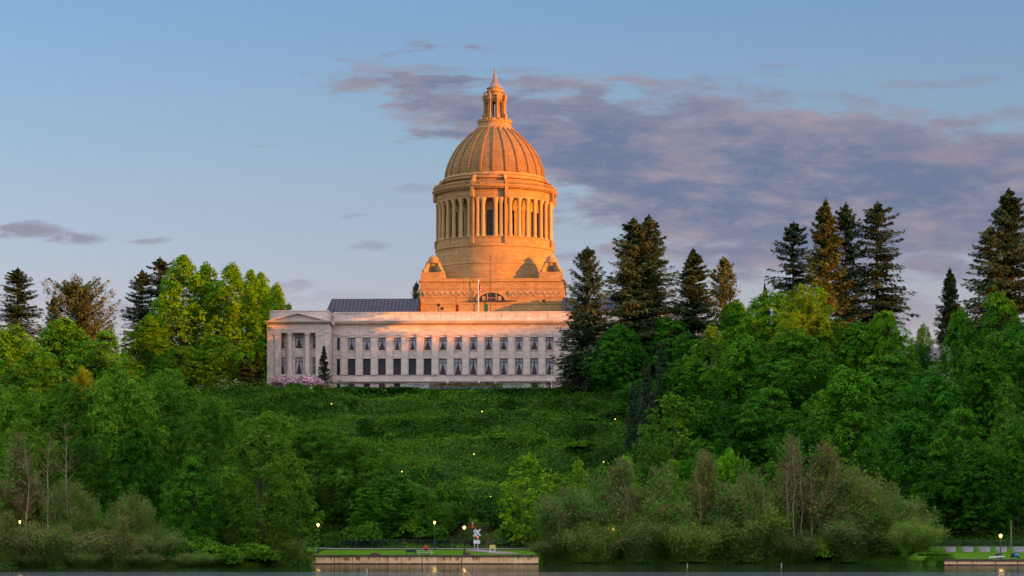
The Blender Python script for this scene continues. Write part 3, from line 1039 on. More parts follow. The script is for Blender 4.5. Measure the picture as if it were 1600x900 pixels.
def flagpole(x, y, z0, z1, r, mat, label, flag=None, group=None):
    o = empty('flagpole', bloc(x, y, z0), radians(-2))
    tag(o, label, 'flagpole')
    m = MB(); m.lathe([(r, 0), (r * .7, z1 - z0), (r * 1.8, z1 - z0 + .05), (r * 1.8, z1 - z0 + .22), (.01, z1 - z0 + .3)], 10)
    m.build('pole', mat, o)
    m = MB(); m.lathe([(r * 2.4, 0), (r * 2.4, .2), (r, .3)], 10); m.build('base', mat, o)
    if flag:
        mats, w, h, top = flag
        f = MB(); n = 9
        for i in range(n):
            xa, xb = i * w / n, (i + 1) * w / n
            ya, yb = .14 * sin(i * 2.1), .14 * sin((i + 1) * 2.1)
            za, zb = -.18 * h * (i / n) ** .7, -.18 * h * ((i + 1) / n) ** .7
            for j in range(7):
                ha, hb = h * j / 7, h * (j + 1) / 7
                f.mi = (2 if (i < 4 and j < 4) else j % 2) if len(mats) == 3 else 0
                f.add([(r + xa, ya, z1 - z0 - top + za - ha), (r + xb, yb, z1 - z0 - top + zb - ha), (r + xb, yb, z1 - z0 - top + zb - hb), (r + xa, ya, z1 - z0 - top + za - hb)], [(0, 1, 2, 3)])
        f.build('flag', list(mats), o)
    return o


flagpole(-.3, 17.5, 19.6, 38.4, .11, M['dark'], 'tall dark bare mast on the roof in front of the arched window')
flagpole(-3.05, 6, 19.6, 30.4, .14, M['white'], 'white flagpole with a limp red, white and blue flag on the roof edge', ((M['red'], M['white'], flat('flag blue', (.02, .03, .2))), .55, 3.0, .5))
flagpole(-9.2, 6, 19.6, 26.2, .09, M['dark'], 'short dark flagpole with a small dark red flag, left of the white pole', ((flat('maroon cloth', (.22, .02, .02)),), .6, 2.9, 2.0))
flagpole(-1.4, 6, 19.6, 26.3, .09, M['dark'], 'short flagpole with a drooping green flag, right of the white pole', ((M['flag_green'],), .9, 3.0, 1.8))
flagpole(5.9, 6, 19.6, 26.5, .07, M['dark'], 'thin dark bare pole on the roof edge at the far right of the flags')


def floodlight(x, y, z0, h, label):
    o = empty('rooftop_floodlight', bloc(x, y, z0), radians(-2)); tag(o, label, 'floodlight')
    m = MB(); m.tube([(0, 0, 0), (0, 0, h - .5)], .09, 8); m.build('post', M['dark'], o)
    m = MB(); m.box(-.45, .45, -.25, .25, h - .5, h + .15); m.box(-.32, .32, -.32, -.25, h - .4, h + .05); m.build('lamp_head', M['dark'], o)
    m = MB(); m.box(-.3, .3, -.3, .3, 0, .12); m.build('base', M['dark'], o)


floodlight(-14.0, 6, 19.6, 4.4, 'dark floodlight box on a post on the roof edge, taller of the left pair')
floodlight(-13.0, 5.4, 19.6, 3.4, 'dark floodlight box on a post on the roof edge, shorter of the left pair')
m = MB(); m.box(-.5, .5, -.5, 0, -.3, .3); m.box(-.35, .35, -.62, -.5, -.2, .2)
tag(m.build('wall_floodlight', M['dark'], None, loc=bloc(14.6, 19.24, 26.15), rz=radians(-2)), 'small dark floodlight on the podium ledge under the right turret', 'floodlight')

# forecourt terrace wall with planter
o = empty('terrace_wall', bloc(-5.5, -12, -2.2), radians(-2)); tag(o, 'low grey terrace wall with planter in front of the middle basement windows', 'wall')
m = MB(); m.box(-9.5, 9.5, -.6, .6, 0, 2.4); m.box(-9.7, 9.7, -.75, .75, 2.402, 2.62)
for k in range(6): m.box(-9.4 + k * 3.6, -8.9 + k * 3.6, -.72, -.6, 0, 2.4)
m.build('planter', flat('dark grey concrete', (.14, .14, .155), .9, 0, .25, .8), o)
m = MB(); m.box(-15.6, -9.72, -.3, 1.2, 0, 3.2); m.box(-15.7, -9.72, -.45, 1.3, 3.2, 3.4); m.build('side_wall', M['concrete'], o)
m = MB(); m.box(9.72, 15.2, -.3, 1.2, 0, 3.1); m.box(9.72, 15.3, -.45, 1.3, 3.1, 3.3); m.build('side_wall', M['concrete'], o)
PLANTER = o
for i, (lx_, lab) in enumerate(((-10.6, 'white globe lamp before the basement windows, leftmost of the three'), (-2.2, 'white globe lamp before the basement windows, middle of the three'), (2.3, 'white globe lamp before the basement windows, rightmost of the three'))):
    o = empty('globe_lamp', bloc(lx_, -8, -1.6), 0); tag(o, lab, 'lamp', 'globe lamps on the forecourt')
    m = MB(); m.lathe([(.16, 0), (.07, .3), (.06, 2.9), (.14, 3.0)], 8); m.build('post', M['dark'], o)
    m = MB(); m.lathe([(.14, 3.0)] + [(.3 * cos(a), 3.25 + .3 * sin(a)) for a in np.linspace(-1.1, 1.5, 9)], 12); m.build('globe', M['white'], o, smooth=True)
o = empty('light_post', bloc(17.3, -9, -1), 0); tag(o, 'slim white light post by the dark cedar at the right end of the facade', 'lamp')
m = MB(); m.lathe([(.16, 0), (.12, .5), (.09, 5.6)], 8); m.build('post', M['white'], o)
m = MB(); m.box(-.3, .3, -.2, .2, 5.6, 5.8); m.build('lamp_head', M['white'], o)
# low retaining wall of the drive
m = MB(); xA, xB = at(428, 612), at(524, 612)
m.box(xA, xB, 603.0, 603.6, 38.6, 41.1); m.box(xA - .2, xB + .2, 602.85, 603.75, 41.1, 41.25)
tag(m.build('retaining_wall', M['pale_concrete']), 'long low pale retaining wall below the pink rhododendrons', 'wall')
# utility cabinets / sign near the left trees
m = MB(); m.box(-.45, .45, -.3, .3, 0, 1.2); m.box(-.5, .5, -.35, .35, 1.2, 1.3)
tag(m.build('utility_cabinet', M['pale_concrete'], None, loc=(at(351, 606), 606, tz(at(351, 606), 606))), 'small pale utility cabinet under the tall poplars', 'cabinet')
# house at the far right gap
o = empty('house', (at(1444, 655), 655, 44.3), radians(12)); tag(o, 'grey shingled house glimpsed in the gap between the right trees', 'house')
m = MB(); m.box(-7, 7, -4, 5, 0, 8.3); m.build('wall', M['house'], o)
m = MB(); m.prism_x([(-5, 8.1), (6, 8.1), (.5, 12.2)], -7.6, 7.6); m.build('roof', M['roof_tile'], o)
m = MB(); m.box(-3, -1.5, -4.06, -4.002, 5, 7); m.box(2, 3.5, -4.06, -4.002, 5, 7); m.build('window', M['glass'], o)

# ------------------------------------------------------------------ vegetation: leaf clouds made of many small leaf faces
R = np.random.RandomState


def unit(v): return v / (np.linalg.norm(v, axis=-1, keepdims=True) + 1e-9)


def leaf_quads(P, N, a, b, rs, T=None):
    """diamond leaves at P with normal N, half length a, half width b"""
    n = len(P)
    if T is None: T = rs.normal(size=(n, 3))
    U = unit(np.cross(N, T)); W = unit(np.cross(N, U))
    if np.ndim(a) == 0: a = np.full(n, a)
    if np.ndim(b) == 0: b = np.full(n, b)
    a = a[:, None]; b = b[:, None]
    V = np.stack([P - W * a, P + U * b + W * a * .1, P + W * a, P - U * b + W * a * .1], 1).reshape(-1, 3)
    return V


def leaf_mesh(name, V, tone, mat):
    me = quad_mesh(name, V, np.arange(len(V)).reshape(-1, 4))
    at = me.attributes.new('tone', 'FLOAT', 'POINT')
    at.data.foreach_set('value', np.repeat(np.clip(tone, 0, 1), 4).astype(np.float32))
    me.materials.append(mat)
    return me


LM = dict(
    maple=leaf_mat('maple leaves', (0.008, 0.070, 0.005), (0.095, 0.30, 0.012), .30),
    poplar=leaf_mat('poplar leaves', (0.035, 0.14, 0.004), (0.15, 0.33, 0.006), .38),
    willow=leaf_mat('willow leaves', (0.026, 0.105, 0.008), (0.135, 0.30, 0.020), .34),
    fir=leaf_mat('fir needles', (0.036, 0.072, 0.026), (0.090, 0.125, 0.038), .18),
    brush=leaf_mat('brush leaves', (0.045, 0.145, 0.014), (0.17, 0.34, 0.045), .36),
    cover=leaf_mat('ground cover leaves', (0.010, 0.052, 0.004), (0.105, 0.245, 0.014), .28),
    pink=leaf_mat('rhododendron petals', (0.03, 0.08, 0.02), (0.88, 0.52, 0.66), .15),
    red=leaf_mat('azalea petals', (0.45, 0.008, 0.03), (0.62, 0.02, 0.05), .1),
)


def sph(rs, n):
    return unit(rs.normal(size=(n, 3)))


def lobed(seed, H, W, base, prof, nl, nsub, nleaf, leaf, lobe_r, flat_=.45, droop=.25, kind='maple', narrow=.62, jit=.55, fill=.25):
    """a broadleaf crown: big lobes -> leaf clumps on their outer side -> leaves on the clumps"""
    rs = R(seed)
    h0 = base * H
    # lobe centres spread over the crown envelope
    t = (np.arange(nl) + .5) / nl
    t = np.clip(t + rs.uniform(-.5, .5, nl) / nl, 0, 1)
    ang = np.arange(nl) * 2.399963 + rs.uniform(-.5, .5, nl)
    pr = np.interp(t, [p[0] for p in prof], [p[1] for p in prof])
    lr = lobe_r * W * rs.uniform(.6, 1.35, nl) * (.55 + .55 * pr)
    rad = np.maximum(0, pr * W / 2 * rs.uniform(.78, 1.2, nl) - lr * .8)
    rad *= np.where(rs.rand(nl) < fill, rs.uniform(.1, .7, nl), 1)
    C = np.stack([rad * np.cos(ang), rad * np.sin(ang), h0 + t * (H - h0 - lr * .9)], 1)
    C[-1, :2] *= .2
    Ps = []; Ns = []; Ts = []; Ss = []
    for i in range(nl):
        d = sph(rs, nsub)
        d[:, 2] = d[:, 2] * .8 + .12; d = unit(d)
        sc = np.array([1, 1, narrow ** -1 * .75 + .25])
        rr = lr[i] * rs.uniform(.72, 1.1, nsub)
        sub = C[i] + d * rr[:, None] * sc
        # drop clumps buried deep in neighbouring lobes
        dd = np.linalg.norm((sub[:, None, :] - C[None]) / sc, axis=2) / lr[None]
        dd[:, i] = 9
        keep = (dd.min(1) > .62) | (rs.rand(nsub) < .12)
        sub = sub[keep]; dk = d[keep]
        ns = len(sub)
        if ns == 0: continue
        cr = rs.uniform(.7, 1.3, ns) * lobe_r * W * .30
        tone = np.clip(rs.normal(.45, .22, ns), 0, 1)
        # leaves: a shallow dome, drooping outward
        u = rs.rand(ns, nleaf) ** .5 * cr[:, None]; a = rs.rand(ns, nleaf) * 2 * pi
        off = np.stack([u * np.cos(a), u * np.sin(a), (rs.normal(size=(ns, nleaf)) * .22) * cr[:, None]], -1)
        off[..., 2] += -(u / cr[:, None]) ** 2 * cr[:, None] * flat_
        out = dk.copy(); out[:, 2] = 0
        off[..., 2] -= (off * out[:, None, :]).sum(-1) * droop
        P = sub[:, None, :] + off
        N = off * np.array([1, 1, 0]) / cr[:, None, None] * .6 + dk[:, None, :] * .55 + np.array([0, 0, .85]) + rs.normal(size=off.shape) * jit
        Ps.append(P.reshape(-1, 3)); Ns.append(unit(N.reshape(-1, 3)))
        Ts.append((tone[:, None] + rs.normal(size=(ns, nleaf)) * .13).ravel())
    P = np.concatenate(Ps); N = np.concatenate(Ns); T = np.concatenate(Ts)
    P[:, 2] = np.maximum(P[:, 2], H * .02)
    P[:, 2] *= H / P[:, 2].max()
    n = len(P)
    L = leaf * rs.uniform(.7, 1.35, n)
    V = leaf_quads(P, N, L, L * .68, rs)
    crown = leaf_mesh(kind + '_crown', V, T, LM[kind])
    # trunk and limbs
    m = MB()
    k = [(0, 0, -1.5)] + [(rs.uniform(-.02, .02) * W * (j > 1), rs.uniform(-.02, .02) * W * (j > 1), H * f) for j, f in enumerate((0.0, .2, .4, .6, .8))]
    r0 = H * .017
    m.tube(k, [r0 * 1.5, r0 * 1.15, r0 * .9, r0 * .7, r0 * .45, r0 * .15], 7)
    for i in rs.choice(nl, min(nl, 14), replace=False):
        c = C[i]; z0 = max(h0 * .6, c[2] - np.hypot(c[0], c[1]) * .9 - H * .08)
        z0 = min(z0, H * .75)
        s0 = (0, 0, z0); mid = (c[0] * .5, c[1] * .5, (z0 + c[2]) / 2 - H * .01)
        m.tube([s0, mid, tuple(c)], [r0 * .5, r0 * .3, r0 * .1], 5)
    me = bpy.data.meshes.new(kind + '_trunk'); me.from_pydata(m.v, [], m.f); me.materials.append(M['bark'])
    return crown, me


ROUND = [(0, .45), (.15, .82), (.35, 1), (.6, .96), (.82, .74), (1, .32)]
OVAL = [(0, .5), (.2, .85), (.45, 1), (.7, .85), (.88, .5), (1, .18)]
COLM = [(0, .6), (.15, .9), (.4, 1), (.7, .82), (.88, .5), (1, .15)]
DOMEP = [(0, .85), (.2, 1), (.5, .97), (.75, .82), (.92, .58), (1, .3)]


def conifer(seed, H, W, base=.08, n=240, sprays=46, droop=.28, gaps=.35, power=.8, top=.06, spray=.34, up=.15, kind='fir'):
    rs = R(seed)
    t = np.sort(rs.rand(n) ** 1.1)
    z = H * (base + (1 - base) * t * .985)
    ang = rs.rand(n) * 2 * pi
    # big uneven sectors so that the outline is ragged
    sec = 1 + gaps * np.sin(ang * 3 + t * 9 + rs.rand() * 6) * .5 + gaps * (rs.rand(n) - .5) * 1.4
    L = W / 2 * ((1 - t) ** power * (1 - top) + top * np.minimum(1, (1 - t) * 14)) * np.clip(sec, .25, 1.45) * np.clip(.55 + t * 4, 0, 1)
    L = np.maximum(L, .25)
    s = np.sort(rs.rand(n, sprays), 1) ** .75
    lat = rs.uniform(-1, 1, (n, sprays)) * (.10 + .24 * (1 - s) * s * 3) * L[:, None]
    rise = up + t[:, None] * .25
    dzz = L[:, None] * (rise * s - (droop * (1 - t[:, None] * .8)) * s ** 2 * 1.5 + .14 * s ** 4)
    dirx, diry = np.cos(ang)[:, None], np.sin(ang)[:, None]
    x = dirx * s * L[:, None] - diry * lat; y = diry * s * L[:, None] + dirx * lat
    hang = -np.abs(rs.normal(size=s.shape)) * .18 - np.abs(lat) * .25
    P = np.stack([x, y, z[:, None] + dzz + hang], -1).reshape(-1, 3)
    N = np.stack([dirx * .25 + rs.normal(size=s.shape) * .4, diry * .25 + rs.normal(size=s.shape) * .4, np.ones_like(s) * .8], -1).reshape(-1, 3)
    D = np.stack([dirx + rs.normal(size=s.shape) * .5, diry + rs.normal(size=s.shape) * .5, -.35 + rs.normal(size=s.shape) * .25], -1).reshape(-1, 3)
    Wv = unit(D); U = unit(np.cross(unit(N), Wv))
    m_ = len(P); a = (spray * rs.uniform(.6, 1.4, m_))[:, None]; b = a * .34
    V = np.stack([P - Wv * a, P + U * b, P + Wv * a, P - U * b], 1).reshape(-1, 3)
    tone = np.repeat(np.clip(rs.normal(.45, .25, n), 0, 1), sprays) + rs.normal(size=m_) * .12
    # leader
    q = 60; zt = H * rs.uniform(.93, 1.0, q); rr_ = (H - zt) * .25
    a2 = rs.rand(q) * 2 * pi
    P2 = np.stack([rr_ * np.cos(a2), rr_ * np.sin(a2), zt], 1)
    V2 = leaf_quads(P2, sph(rs, q), .3, .12, rs)
    crown = leaf_mesh(kind + '_crown', np.concatenate([V, V2]), np.concatenate([tone, np.full(q, .5)]), LM['fir'])
    m = MB(); r0 = H * .013
    m.tube([(0, 0, -1.5), (0, 0, H * .3), (.1, 0, H * .7), (0, 0, H * .985)], [r0 * 1.3, r0, r0 * .5, .03], 7)
    for i in rs.choice(n, min(n, 90), replace=False):
        p0 = (0, 0, z[i]); e = (cos(ang[i]) * L[i] * .8, sin(ang[i]) * L[i] * .8, z[i] + float(dzz[i, int(sprays * .7)]))
        md = ((p0[0] + e[0]) / 2, (p0[1] + e[1]) / 2, (p0[2] + e[2]) / 2 + L[i] * .04)
        m.tube([p0, md, e], [.09, .06, .02], 4)
    me = bpy.data.meshes.new(kind + '_trunk'); me.from_pydata(m.v, [], m.f); me.materials.append(M['bark'])
    return crown, me


def brush(seed, H, W, stems=26, twigs=5200, leaves=5200, leaf=.16, lean=.5, bushy=.8):
    """riverside thicket tree: many thin stems, a haze of fine twigs, few leaves"""
    rs = R(seed)
    m = MB(); paths = []
    for i in range(stems):
        a = rs.rand() * 2 * pi; sp = rs.rand() ** .6
        h = H * rs.uniform(.6, 1.0) * (1 - .35 * sp)
        ex, ey = cos(a) * sp * W / 2 * lean * 1.6, sin(a) * sp * W / 2 * lean * 1.6
        b = np.array([cos(a) * sp * W * .08, sin(a) * sp * W * .08, -.5])
        pts = [b, np.array([ex * .3, ey * .3, h * .35]), np.array([ex * .65 + rs.normal() * .2, ey * .65 + rs.normal() * .2, h * .7]), np.array([ex, ey, h])]
        paths.append(pts)
        r0 = rs.uniform(.05, .11)
        m.tube([tuple(p) for p in pts], [r0, r0 * .8, r0 * .5, .015], 4)
    tr = bpy.data.meshes.new('brush_stems'); tr.from_pydata(m.v, [], m.f); tr.materials.append(M['pale_bark'])
    A = np.array(paths)                       # stems,4,3

    def along(n, lo=.2):
        i = rs.randint(0, stems, n); t = lo + (1 - lo) * rs.rand(n); k = np.minimum((t * 3).astype(int), 2); f = (t * 3 - k)[:, None]
        return A[i, k] * (1 - f) + A[i, k + 1] * f, i, t
    P, i, t = along(twigs)
    D = unit(np.stack([rs.normal(size=twigs) * .75, rs.normal(size=twigs) * .75, rs.uniform(.1, 1.3, twigs)], 1) + A[i, 3] * np.array([1, 1, 0]) * .05)
    ln = rs.uniform(.5, 1.5, twigs) * W * .13 * bushy
    off = unit(rs.normal(size=(twigs, 3))) * (rs.rand(twigs) ** .6 * W * .14 * (1.1 - t * .5))[:, None]
    P = P + off * np.array([1, 1, .6]); P[:, 2] = np.maximum(P[:, 2], .1)
    side = unit(np.cross(D, rs.normal(size=(twigs, 3)))) * rs.uniform(.018, .036, twigs)[:, None]
    E = P + D * ln[:, None]; E[:, 2] -= ln * .1
    V = np.stack([P - side, P + side, E + side * .3, E - side * .3], 1).reshape(-1, 3)
    tw = leaf_mesh('twigs', V, np.full(twigs, .5), M['twig'])
    P, i, t = along(leaves, .1)
    off = unit(rs.normal(size=(leaves, 3))) * (rs.rand(leaves) ** .5 * W * .2 * (1.1 - t * .4))[:, None]
    P = P + off; P[:, 2] = np.maximum(P[:, 2], .2)
    N = unit(rs.normal(size=(leaves, 3)) + np.array([0, 0, .7]))
    L = leaf * rs.uniform(.6, 1.5, leaves)
    V = leaf_quads(P, N, L, L * .6, rs)
    # tone follows clumps in space
    tn = fbm(P[:, 0] * .5 + 3, P[:, 2] * .5 + P[:, 1] * .3, 3)
    lv = leaf_mesh('brush_foliage', V, tn * 1.1, LM['brush'])
    return lv, tr, tw


def shrub(seed, H, W, n=2600, leaf=.17, kind='cover'):
    rs = R(seed)
    nb = 9
    c = np.stack([rs.uniform(-.3, .3, nb) * W, rs.uniform(-.3, .3, nb) * W, rs.uniform(.25, .6, nb) * H], 1)
    i = rs.randint(0, nb, n); d = sph(rs, n); d[:, 2] = np.abs(d[:, 2]) * 1.1 - .2; d = unit(d)
    P = c[i] + d * np.array([W * .24, W * .24, H * .38]) * rs.uniform(.75, 1.08, (n, 1))
    P[:, 2] = np.maximum(P[:, 2], .03) * 1.0
    N = unit(d + rs.normal(size=(n, 3)) * .6 + np.array([0, 0, .3]))
    L = leaf * rs.uniform(.7, 1.4, n)
    P[:, 2] *= H / P[:, 2].max()
    tn = .45 + (fbm(P[:, 0] * 1.3 + seed, P[:, 2] * 1.3 + P[:, 1], 3) - .47) * 1.8
    if kind == 'pink': tn = np.where(rs.rand(n) < .3, 0, rs.uniform(.6, 1, n))
    m = MB()
    for k in range(7):
        m.tube([(0, 0, -.3), tuple(c[k] * .6), tuple(c[k])], [.06, .04, .015], 4)
    me = bpy.data.meshes.new('stems'); me.from_pydata(m.v, [], m.f); me.materials.append(M['bark'])
    return leaf_mesh('shrub_foliage', leaf_quads(P, N, L, L * .7, rs), tn, LM[kind]), me


PROTO = {}


def proto(k):
    if k in PROTO: return PROTO[k]
    g = {
        # name: (maker, nominal H, nominal W)
        'maple_a': lambda: (lobed(1, 26, 20, .10, ROUND, 38, 50, 27, .215, .15, flat_=.6, jit=.42), 26, 20),
        'maple_b': lambda: (lobed(2, 26, 20, .10, OVAL, 42, 48, 27, .215, .14, droop=.45, flat_=.7, jit=.42), 26, 20),
        'maple_c': lambda: (lobed(3, 26, 20, .06, DOMEP, 44, 46, 27, .22, .145, droop=.35, flat_=.6, jit=.42), 26, 20),
        'poplar_a': lambda: (lobed(4, 34, 17, .12, COLM, 46, 54, 17, .24, .15, narrow=.8, kind='poplar'), 34, 17),
        'poplar_b': lambda: (lobed(5, 34, 17, .10, COLM, 50, 52, 17, .24, .14, narrow=.7, kind='poplar', droop=.1), 34, 17),
        'willow_a': lambda: (lobed(6, 26, 22, .04, DOMEP, 52, 60, 20, .185, .125, flat_=.25, jit=.85, kind='willow', narrow=.6, droop=.5), 26, 22),
        'willow_b': lambda: (lobed(7, 26, 22, .04, ROUND, 56, 58, 20, .185, .12, flat_=.2, jit=.9, kind='willow', narrow=.55, droop=.1), 26, 22),
        'willow_c': lambda: (lobed(8, 22, 16, .12, OVAL, 40, 42, 15, .17, .12, flat_=.3, jit=.8, kind='willow', droop=.6, fill=.1), 22, 16),
        'airy': lambda: (lobed(9, 24, 14, .08, OVAL, 54, 17, 14, .20, .105, flat_=.4, jit=.6, kind='willow', narrow=.9, droop=.5, fill=.3), 24, 14),
        'fir_a': lambda: (conifer(11, 34, 15, n=520, sprays=84, gaps=.55, power=.72, spray=.33), 34, 15),
        'fir_b': lambda: (conifer(12, 34, 13, n=430, sprays=80, gaps=.7, power=.6, droop=.38, top=.12, spray=.33), 34, 13),
        'fir_c': lambda: (conifer(13, 34, 12, n=560, sprays=76, gaps=.4, power=.8, droop=.24, up=.25, spray=.32), 34, 12),
        'fir_d': lambda: (conifer(14, 34, 12, n=360, sprays=84, gaps=.85, power=.5, droop=.46, top=.15, base=.10, spray=.34), 34, 12),
        'cedar': lambda: (conifer(15, 24, 20, n=260, sprays=120, gaps=.6, power=.42, droop=.14, top=.22, up=.36, base=.12, spray=.42), 24, 20),
        'cedar_b': lambda: (conifer(16, 40, 17, n=520, sprays=62, gaps=.35, power=.6, droop=.42, base=.01, spray=.5), 40, 17),
        'thin_fir': lambda: (conifer(17, 24, 11, n=240, sprays=46, gaps=.5, power=.7, droop=.1, up=.45, base=.05, spray=.34), 24, 11),
        'spruce': lambda: (conifer(18, 12, 4.6, n=260, sprays=30, gaps=.2, power=.9, droop=.15, up=.1, base=.0, spray=.22), 12, 4.6),
        'cypress': lambda: (conifer(19, 16, 4.2, n=300, sprays=28, gaps=.15, power=.6, droop=-.25, up=.9, base=.0, spray=.25), 16, 4.2),
        'brush_a': lambda: (brush(21, 13, 13, twigs=6500, leaves=21000), 12, 12),
        'brush_b': lambda: (brush(22, 13, 10, stems=22, twigs=12000, leaves=10000, lean=.35, bushy=.7), 12, 9),
        'brush_c': lambda: (brush(23, 9, 13, stems=34, twigs=4200, leaves=26000, leaf=.13, lean=.7), 8.3, 12),
        'brush_d': lambda: (brush(24, 6, 11, stems=70, twigs=4200, leaves=7000, lean=.9, bushy=.8), 6, 11),
        'brush_e': lambda: (brush(25, 11, 11, stems=24, twigs=5000, leaves=19000, leaf=.16, lean=.5), 10, 10),
        'shrub_a': lambda: (shrub(31, 2.6, 5), 2.6, 5),
        'shrub_b': lambda: (shrub(32, 2.6, 5, 3000, .15), 2.6, 5),
        'rhodo': lambda: (shrub(33, 4, 7, 5200, .15, 'pink'), 4, 7),
        'azalea': lambda: (shrub(34, 1.6, 5, 2600, .14, 'red'), 1.6, 5),
    }[k]()
    PROTO[k] = g
    return g


CATS = dict(maple='maple tree', poplar='poplar tree', willow='willow tree', airy='young tree', fir='fir tree', cedar='cedar tree', thin='fir tree',
            spruce='spruce tree', cypress='cypress tree', brush='riverside thicket', shrub='shrub', rhodo='rhododendron', azalea='azalea bush')
NAMES = dict(maple='maple_tree', poplar='poplar_tree', willow='willow_tree', airy='young_tree', fir='fir_tree', cedar='cedar_tree', thin='fir_tree',
             spruce='spruce_tree', cypress='cypress_tree', brush='riverside_thicket', shrub='shrub', rhodo='rhododendron', azalea='azalea_bush')


def plant(kind, px, ytop, D, wpx, tint, label, group=None, dz=0.0, rot=None, hmin=None, lean=None):
    """a plant whose top is seen at (px, ytop) from the lake and which stands on the terrain at distance D"""
    meshes, H0, W0 = proto(kind)
    x = at(px, D); g = tz(x, D) + dz
    H = zat(ytop, D) - g; W = wpx * D / F
    key = kind.split('_')[0]
    if key in ('fir', 'thin'): W *= 1.3
    o = empty(NAMES[key], (x, D, g), rot if rot is not None else (px * 12.9898 + D * 3.1) % 6.283)
    o.scale = (W / W0, W / W0, H / H0)
    if lean: o.rotation_euler.x = lean[0]; o.rotation_euler.y = lean[1]
    tag(o, label, CATS[key], group)
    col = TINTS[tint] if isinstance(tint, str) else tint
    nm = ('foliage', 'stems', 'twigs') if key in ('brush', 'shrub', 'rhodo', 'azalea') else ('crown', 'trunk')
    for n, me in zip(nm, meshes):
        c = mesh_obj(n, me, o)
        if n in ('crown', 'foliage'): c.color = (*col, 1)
    return o


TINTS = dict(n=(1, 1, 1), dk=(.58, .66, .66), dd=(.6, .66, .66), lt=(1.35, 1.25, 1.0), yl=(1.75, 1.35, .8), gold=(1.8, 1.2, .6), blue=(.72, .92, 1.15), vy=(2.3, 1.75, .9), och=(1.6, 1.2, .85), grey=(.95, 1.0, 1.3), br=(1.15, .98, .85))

# ---- left plateau and slope, back to front
plant('fir_b', 28, 418, 640, 68, 'dk', 'dark ragged fir standing alone against the sky at the far left')
plant('thin_fir', 84, 462, 655, 46, 'dk', 'small dark fir top between the lone left fir and the golden cedar')
plant('cedar', 122, 446, 610, 125, 'och', 'spreading golden brown cedar with layered boughs at the left')
plant('fir_b', 222, 421, 655, 58, 'dd', 'dark slim fir at the left edge of the tall sunlit poplars')
plant('fir_d', 250, 402, 665, 62, 'dd', 'dark fir peeking out behind the top of the tallest left poplar')
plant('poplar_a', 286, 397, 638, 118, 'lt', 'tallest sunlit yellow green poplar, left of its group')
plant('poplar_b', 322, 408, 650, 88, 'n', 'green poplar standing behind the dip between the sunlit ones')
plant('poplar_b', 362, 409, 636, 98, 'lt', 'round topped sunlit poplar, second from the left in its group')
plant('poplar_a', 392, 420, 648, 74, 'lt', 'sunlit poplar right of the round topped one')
plant('poplar_b', 432, 440, 742, 70, 'yl', 'lowest rightmost poplar beside the stone pavilion')
plant('poplar_a', 232, 492, 626, 86, 'n', 'shaded green tree filling in below the tallest poplar')
plant('maple_a', 336, 520, 618, 104, 'n', 'shaded maple under the sunlit poplars')
plant('maple_b', 285, 540, 612, 100, 'n', 'dark green maple behind the willow domes, below the poplars')
plant('spruce', 402, 545, 618, 36, 'dk', 'dark broad spruce between the poplars and the pavilion')
plant('spruce', 384, 556, 614, 46, 'dk', 'dark low spruce left of the broad one by the pavilion')
plant('maple_c', 18, 505, 565, 120, 'yl', 'sunlit golden green maple at the far left edge')
plant('maple_b', 100, 495, 590, 130, 'lt', 'broad maple below the golden cedar with sunlit top')
plant('maple_a', 168, 510, 585, 104, 'lt', 'round maple right of the broad one, sloping down to the gap')
plant('maple_c', 60, 545, 550, 110, 'n', 'shaded maple below the golden maple at the left')
plant('willow_c', 128, 570, 548, 62, 'gold', 'small golden leaved tree rising above the green willow domes')
plant('maple_a', 200, 556, 560, 96, 'n', 'dark green maple in front of the gap left of the poplars')
plant('maple_b', 150, 545, 565, 90, 'dk', 'dark maple behind the small golden leaved tree')
plant('maple_c', 250, 580, 560, 90, 'n', 'green maple under the poplars, just above the willow domes')
plant('willow_a', 352, 628, 590, 66, 'n', 'bushy little tree at the top left corner of the open slope')

plant('poplar_a', 408, 424, 752, 76, 'lt', 'sunlit poplar rising behind the roof corner of the stone pavilion')
plant('willow_a', 372, 640, 560, 84, 'n', 'hazy green tree at the upper left of the open slope')
plant('willow_b', 440, 668, 520, 100, 'lt', 'light hazy tree behind the high part of the lower left trees')
plant('maple_c', 1434, 532, 575, 96, 'dk', 'dark maple below the grey house roof in the gap')

# ---- left foreground along the shore
plant('willow_a', 20, 600, 450, 165, 'lt', 'tall hazy willow at the far left edge of the shore wood')
plant('willow_b', 108, 594, 452, 165, (.8, .82, .85), 'rounded willow second from the left in the shore wood')
plant('willow_a', 185, 576, 450, 175, (1.4, 1.3, 1.1), 'high domed willow in the middle of the left shore wood')
plant('willow_b', 262, 574, 462, 190, (1.1, 1.1, .9), 'highest broad willow dome sloping towards the open hillside')
plant('willow_a', 330, 618, 450, 140, (.85, .9, .85), 'willow on the right shoulder of the highest dome')
plant('willow_b', 40, 655, 415, 150, 'br', 'brownish thin willow behind the bare thickets at the far left')
plant('willow_a', 130, 680, 412, 120, 'dk', 'shaded willow behind the pale slanting stems')
plant('maple_b', 215, 668, 408, 118, 'dk', 'blue green broad leaved tree at the centre of the left shore wood')
plant('maple_a', 305, 708, 394, 104, 'n', 'fresh green maple with a forked pale trunk near the water')
plant('willow_a', 425, 640, 475, 150, (1.35, 1.25, 1), 'hazy green willow behind the tree with the visible trunk')
plant('willow_b', 500, 655, 470, 165, 'n', 'dark green rounded tree at the lower left of the slope')
plant('willow_a', 565, 682, 466, 140, 'n', 'dark rounded tree right of the lower left pair on the slope')
plant('maple_c', 615, 740, 455, 130, 'n', 'dark low tree over the left end of the lawn')
plant('willow_b', 660, 768, 455, 90, 'n', 'low bushy tree by the left globe lamp')
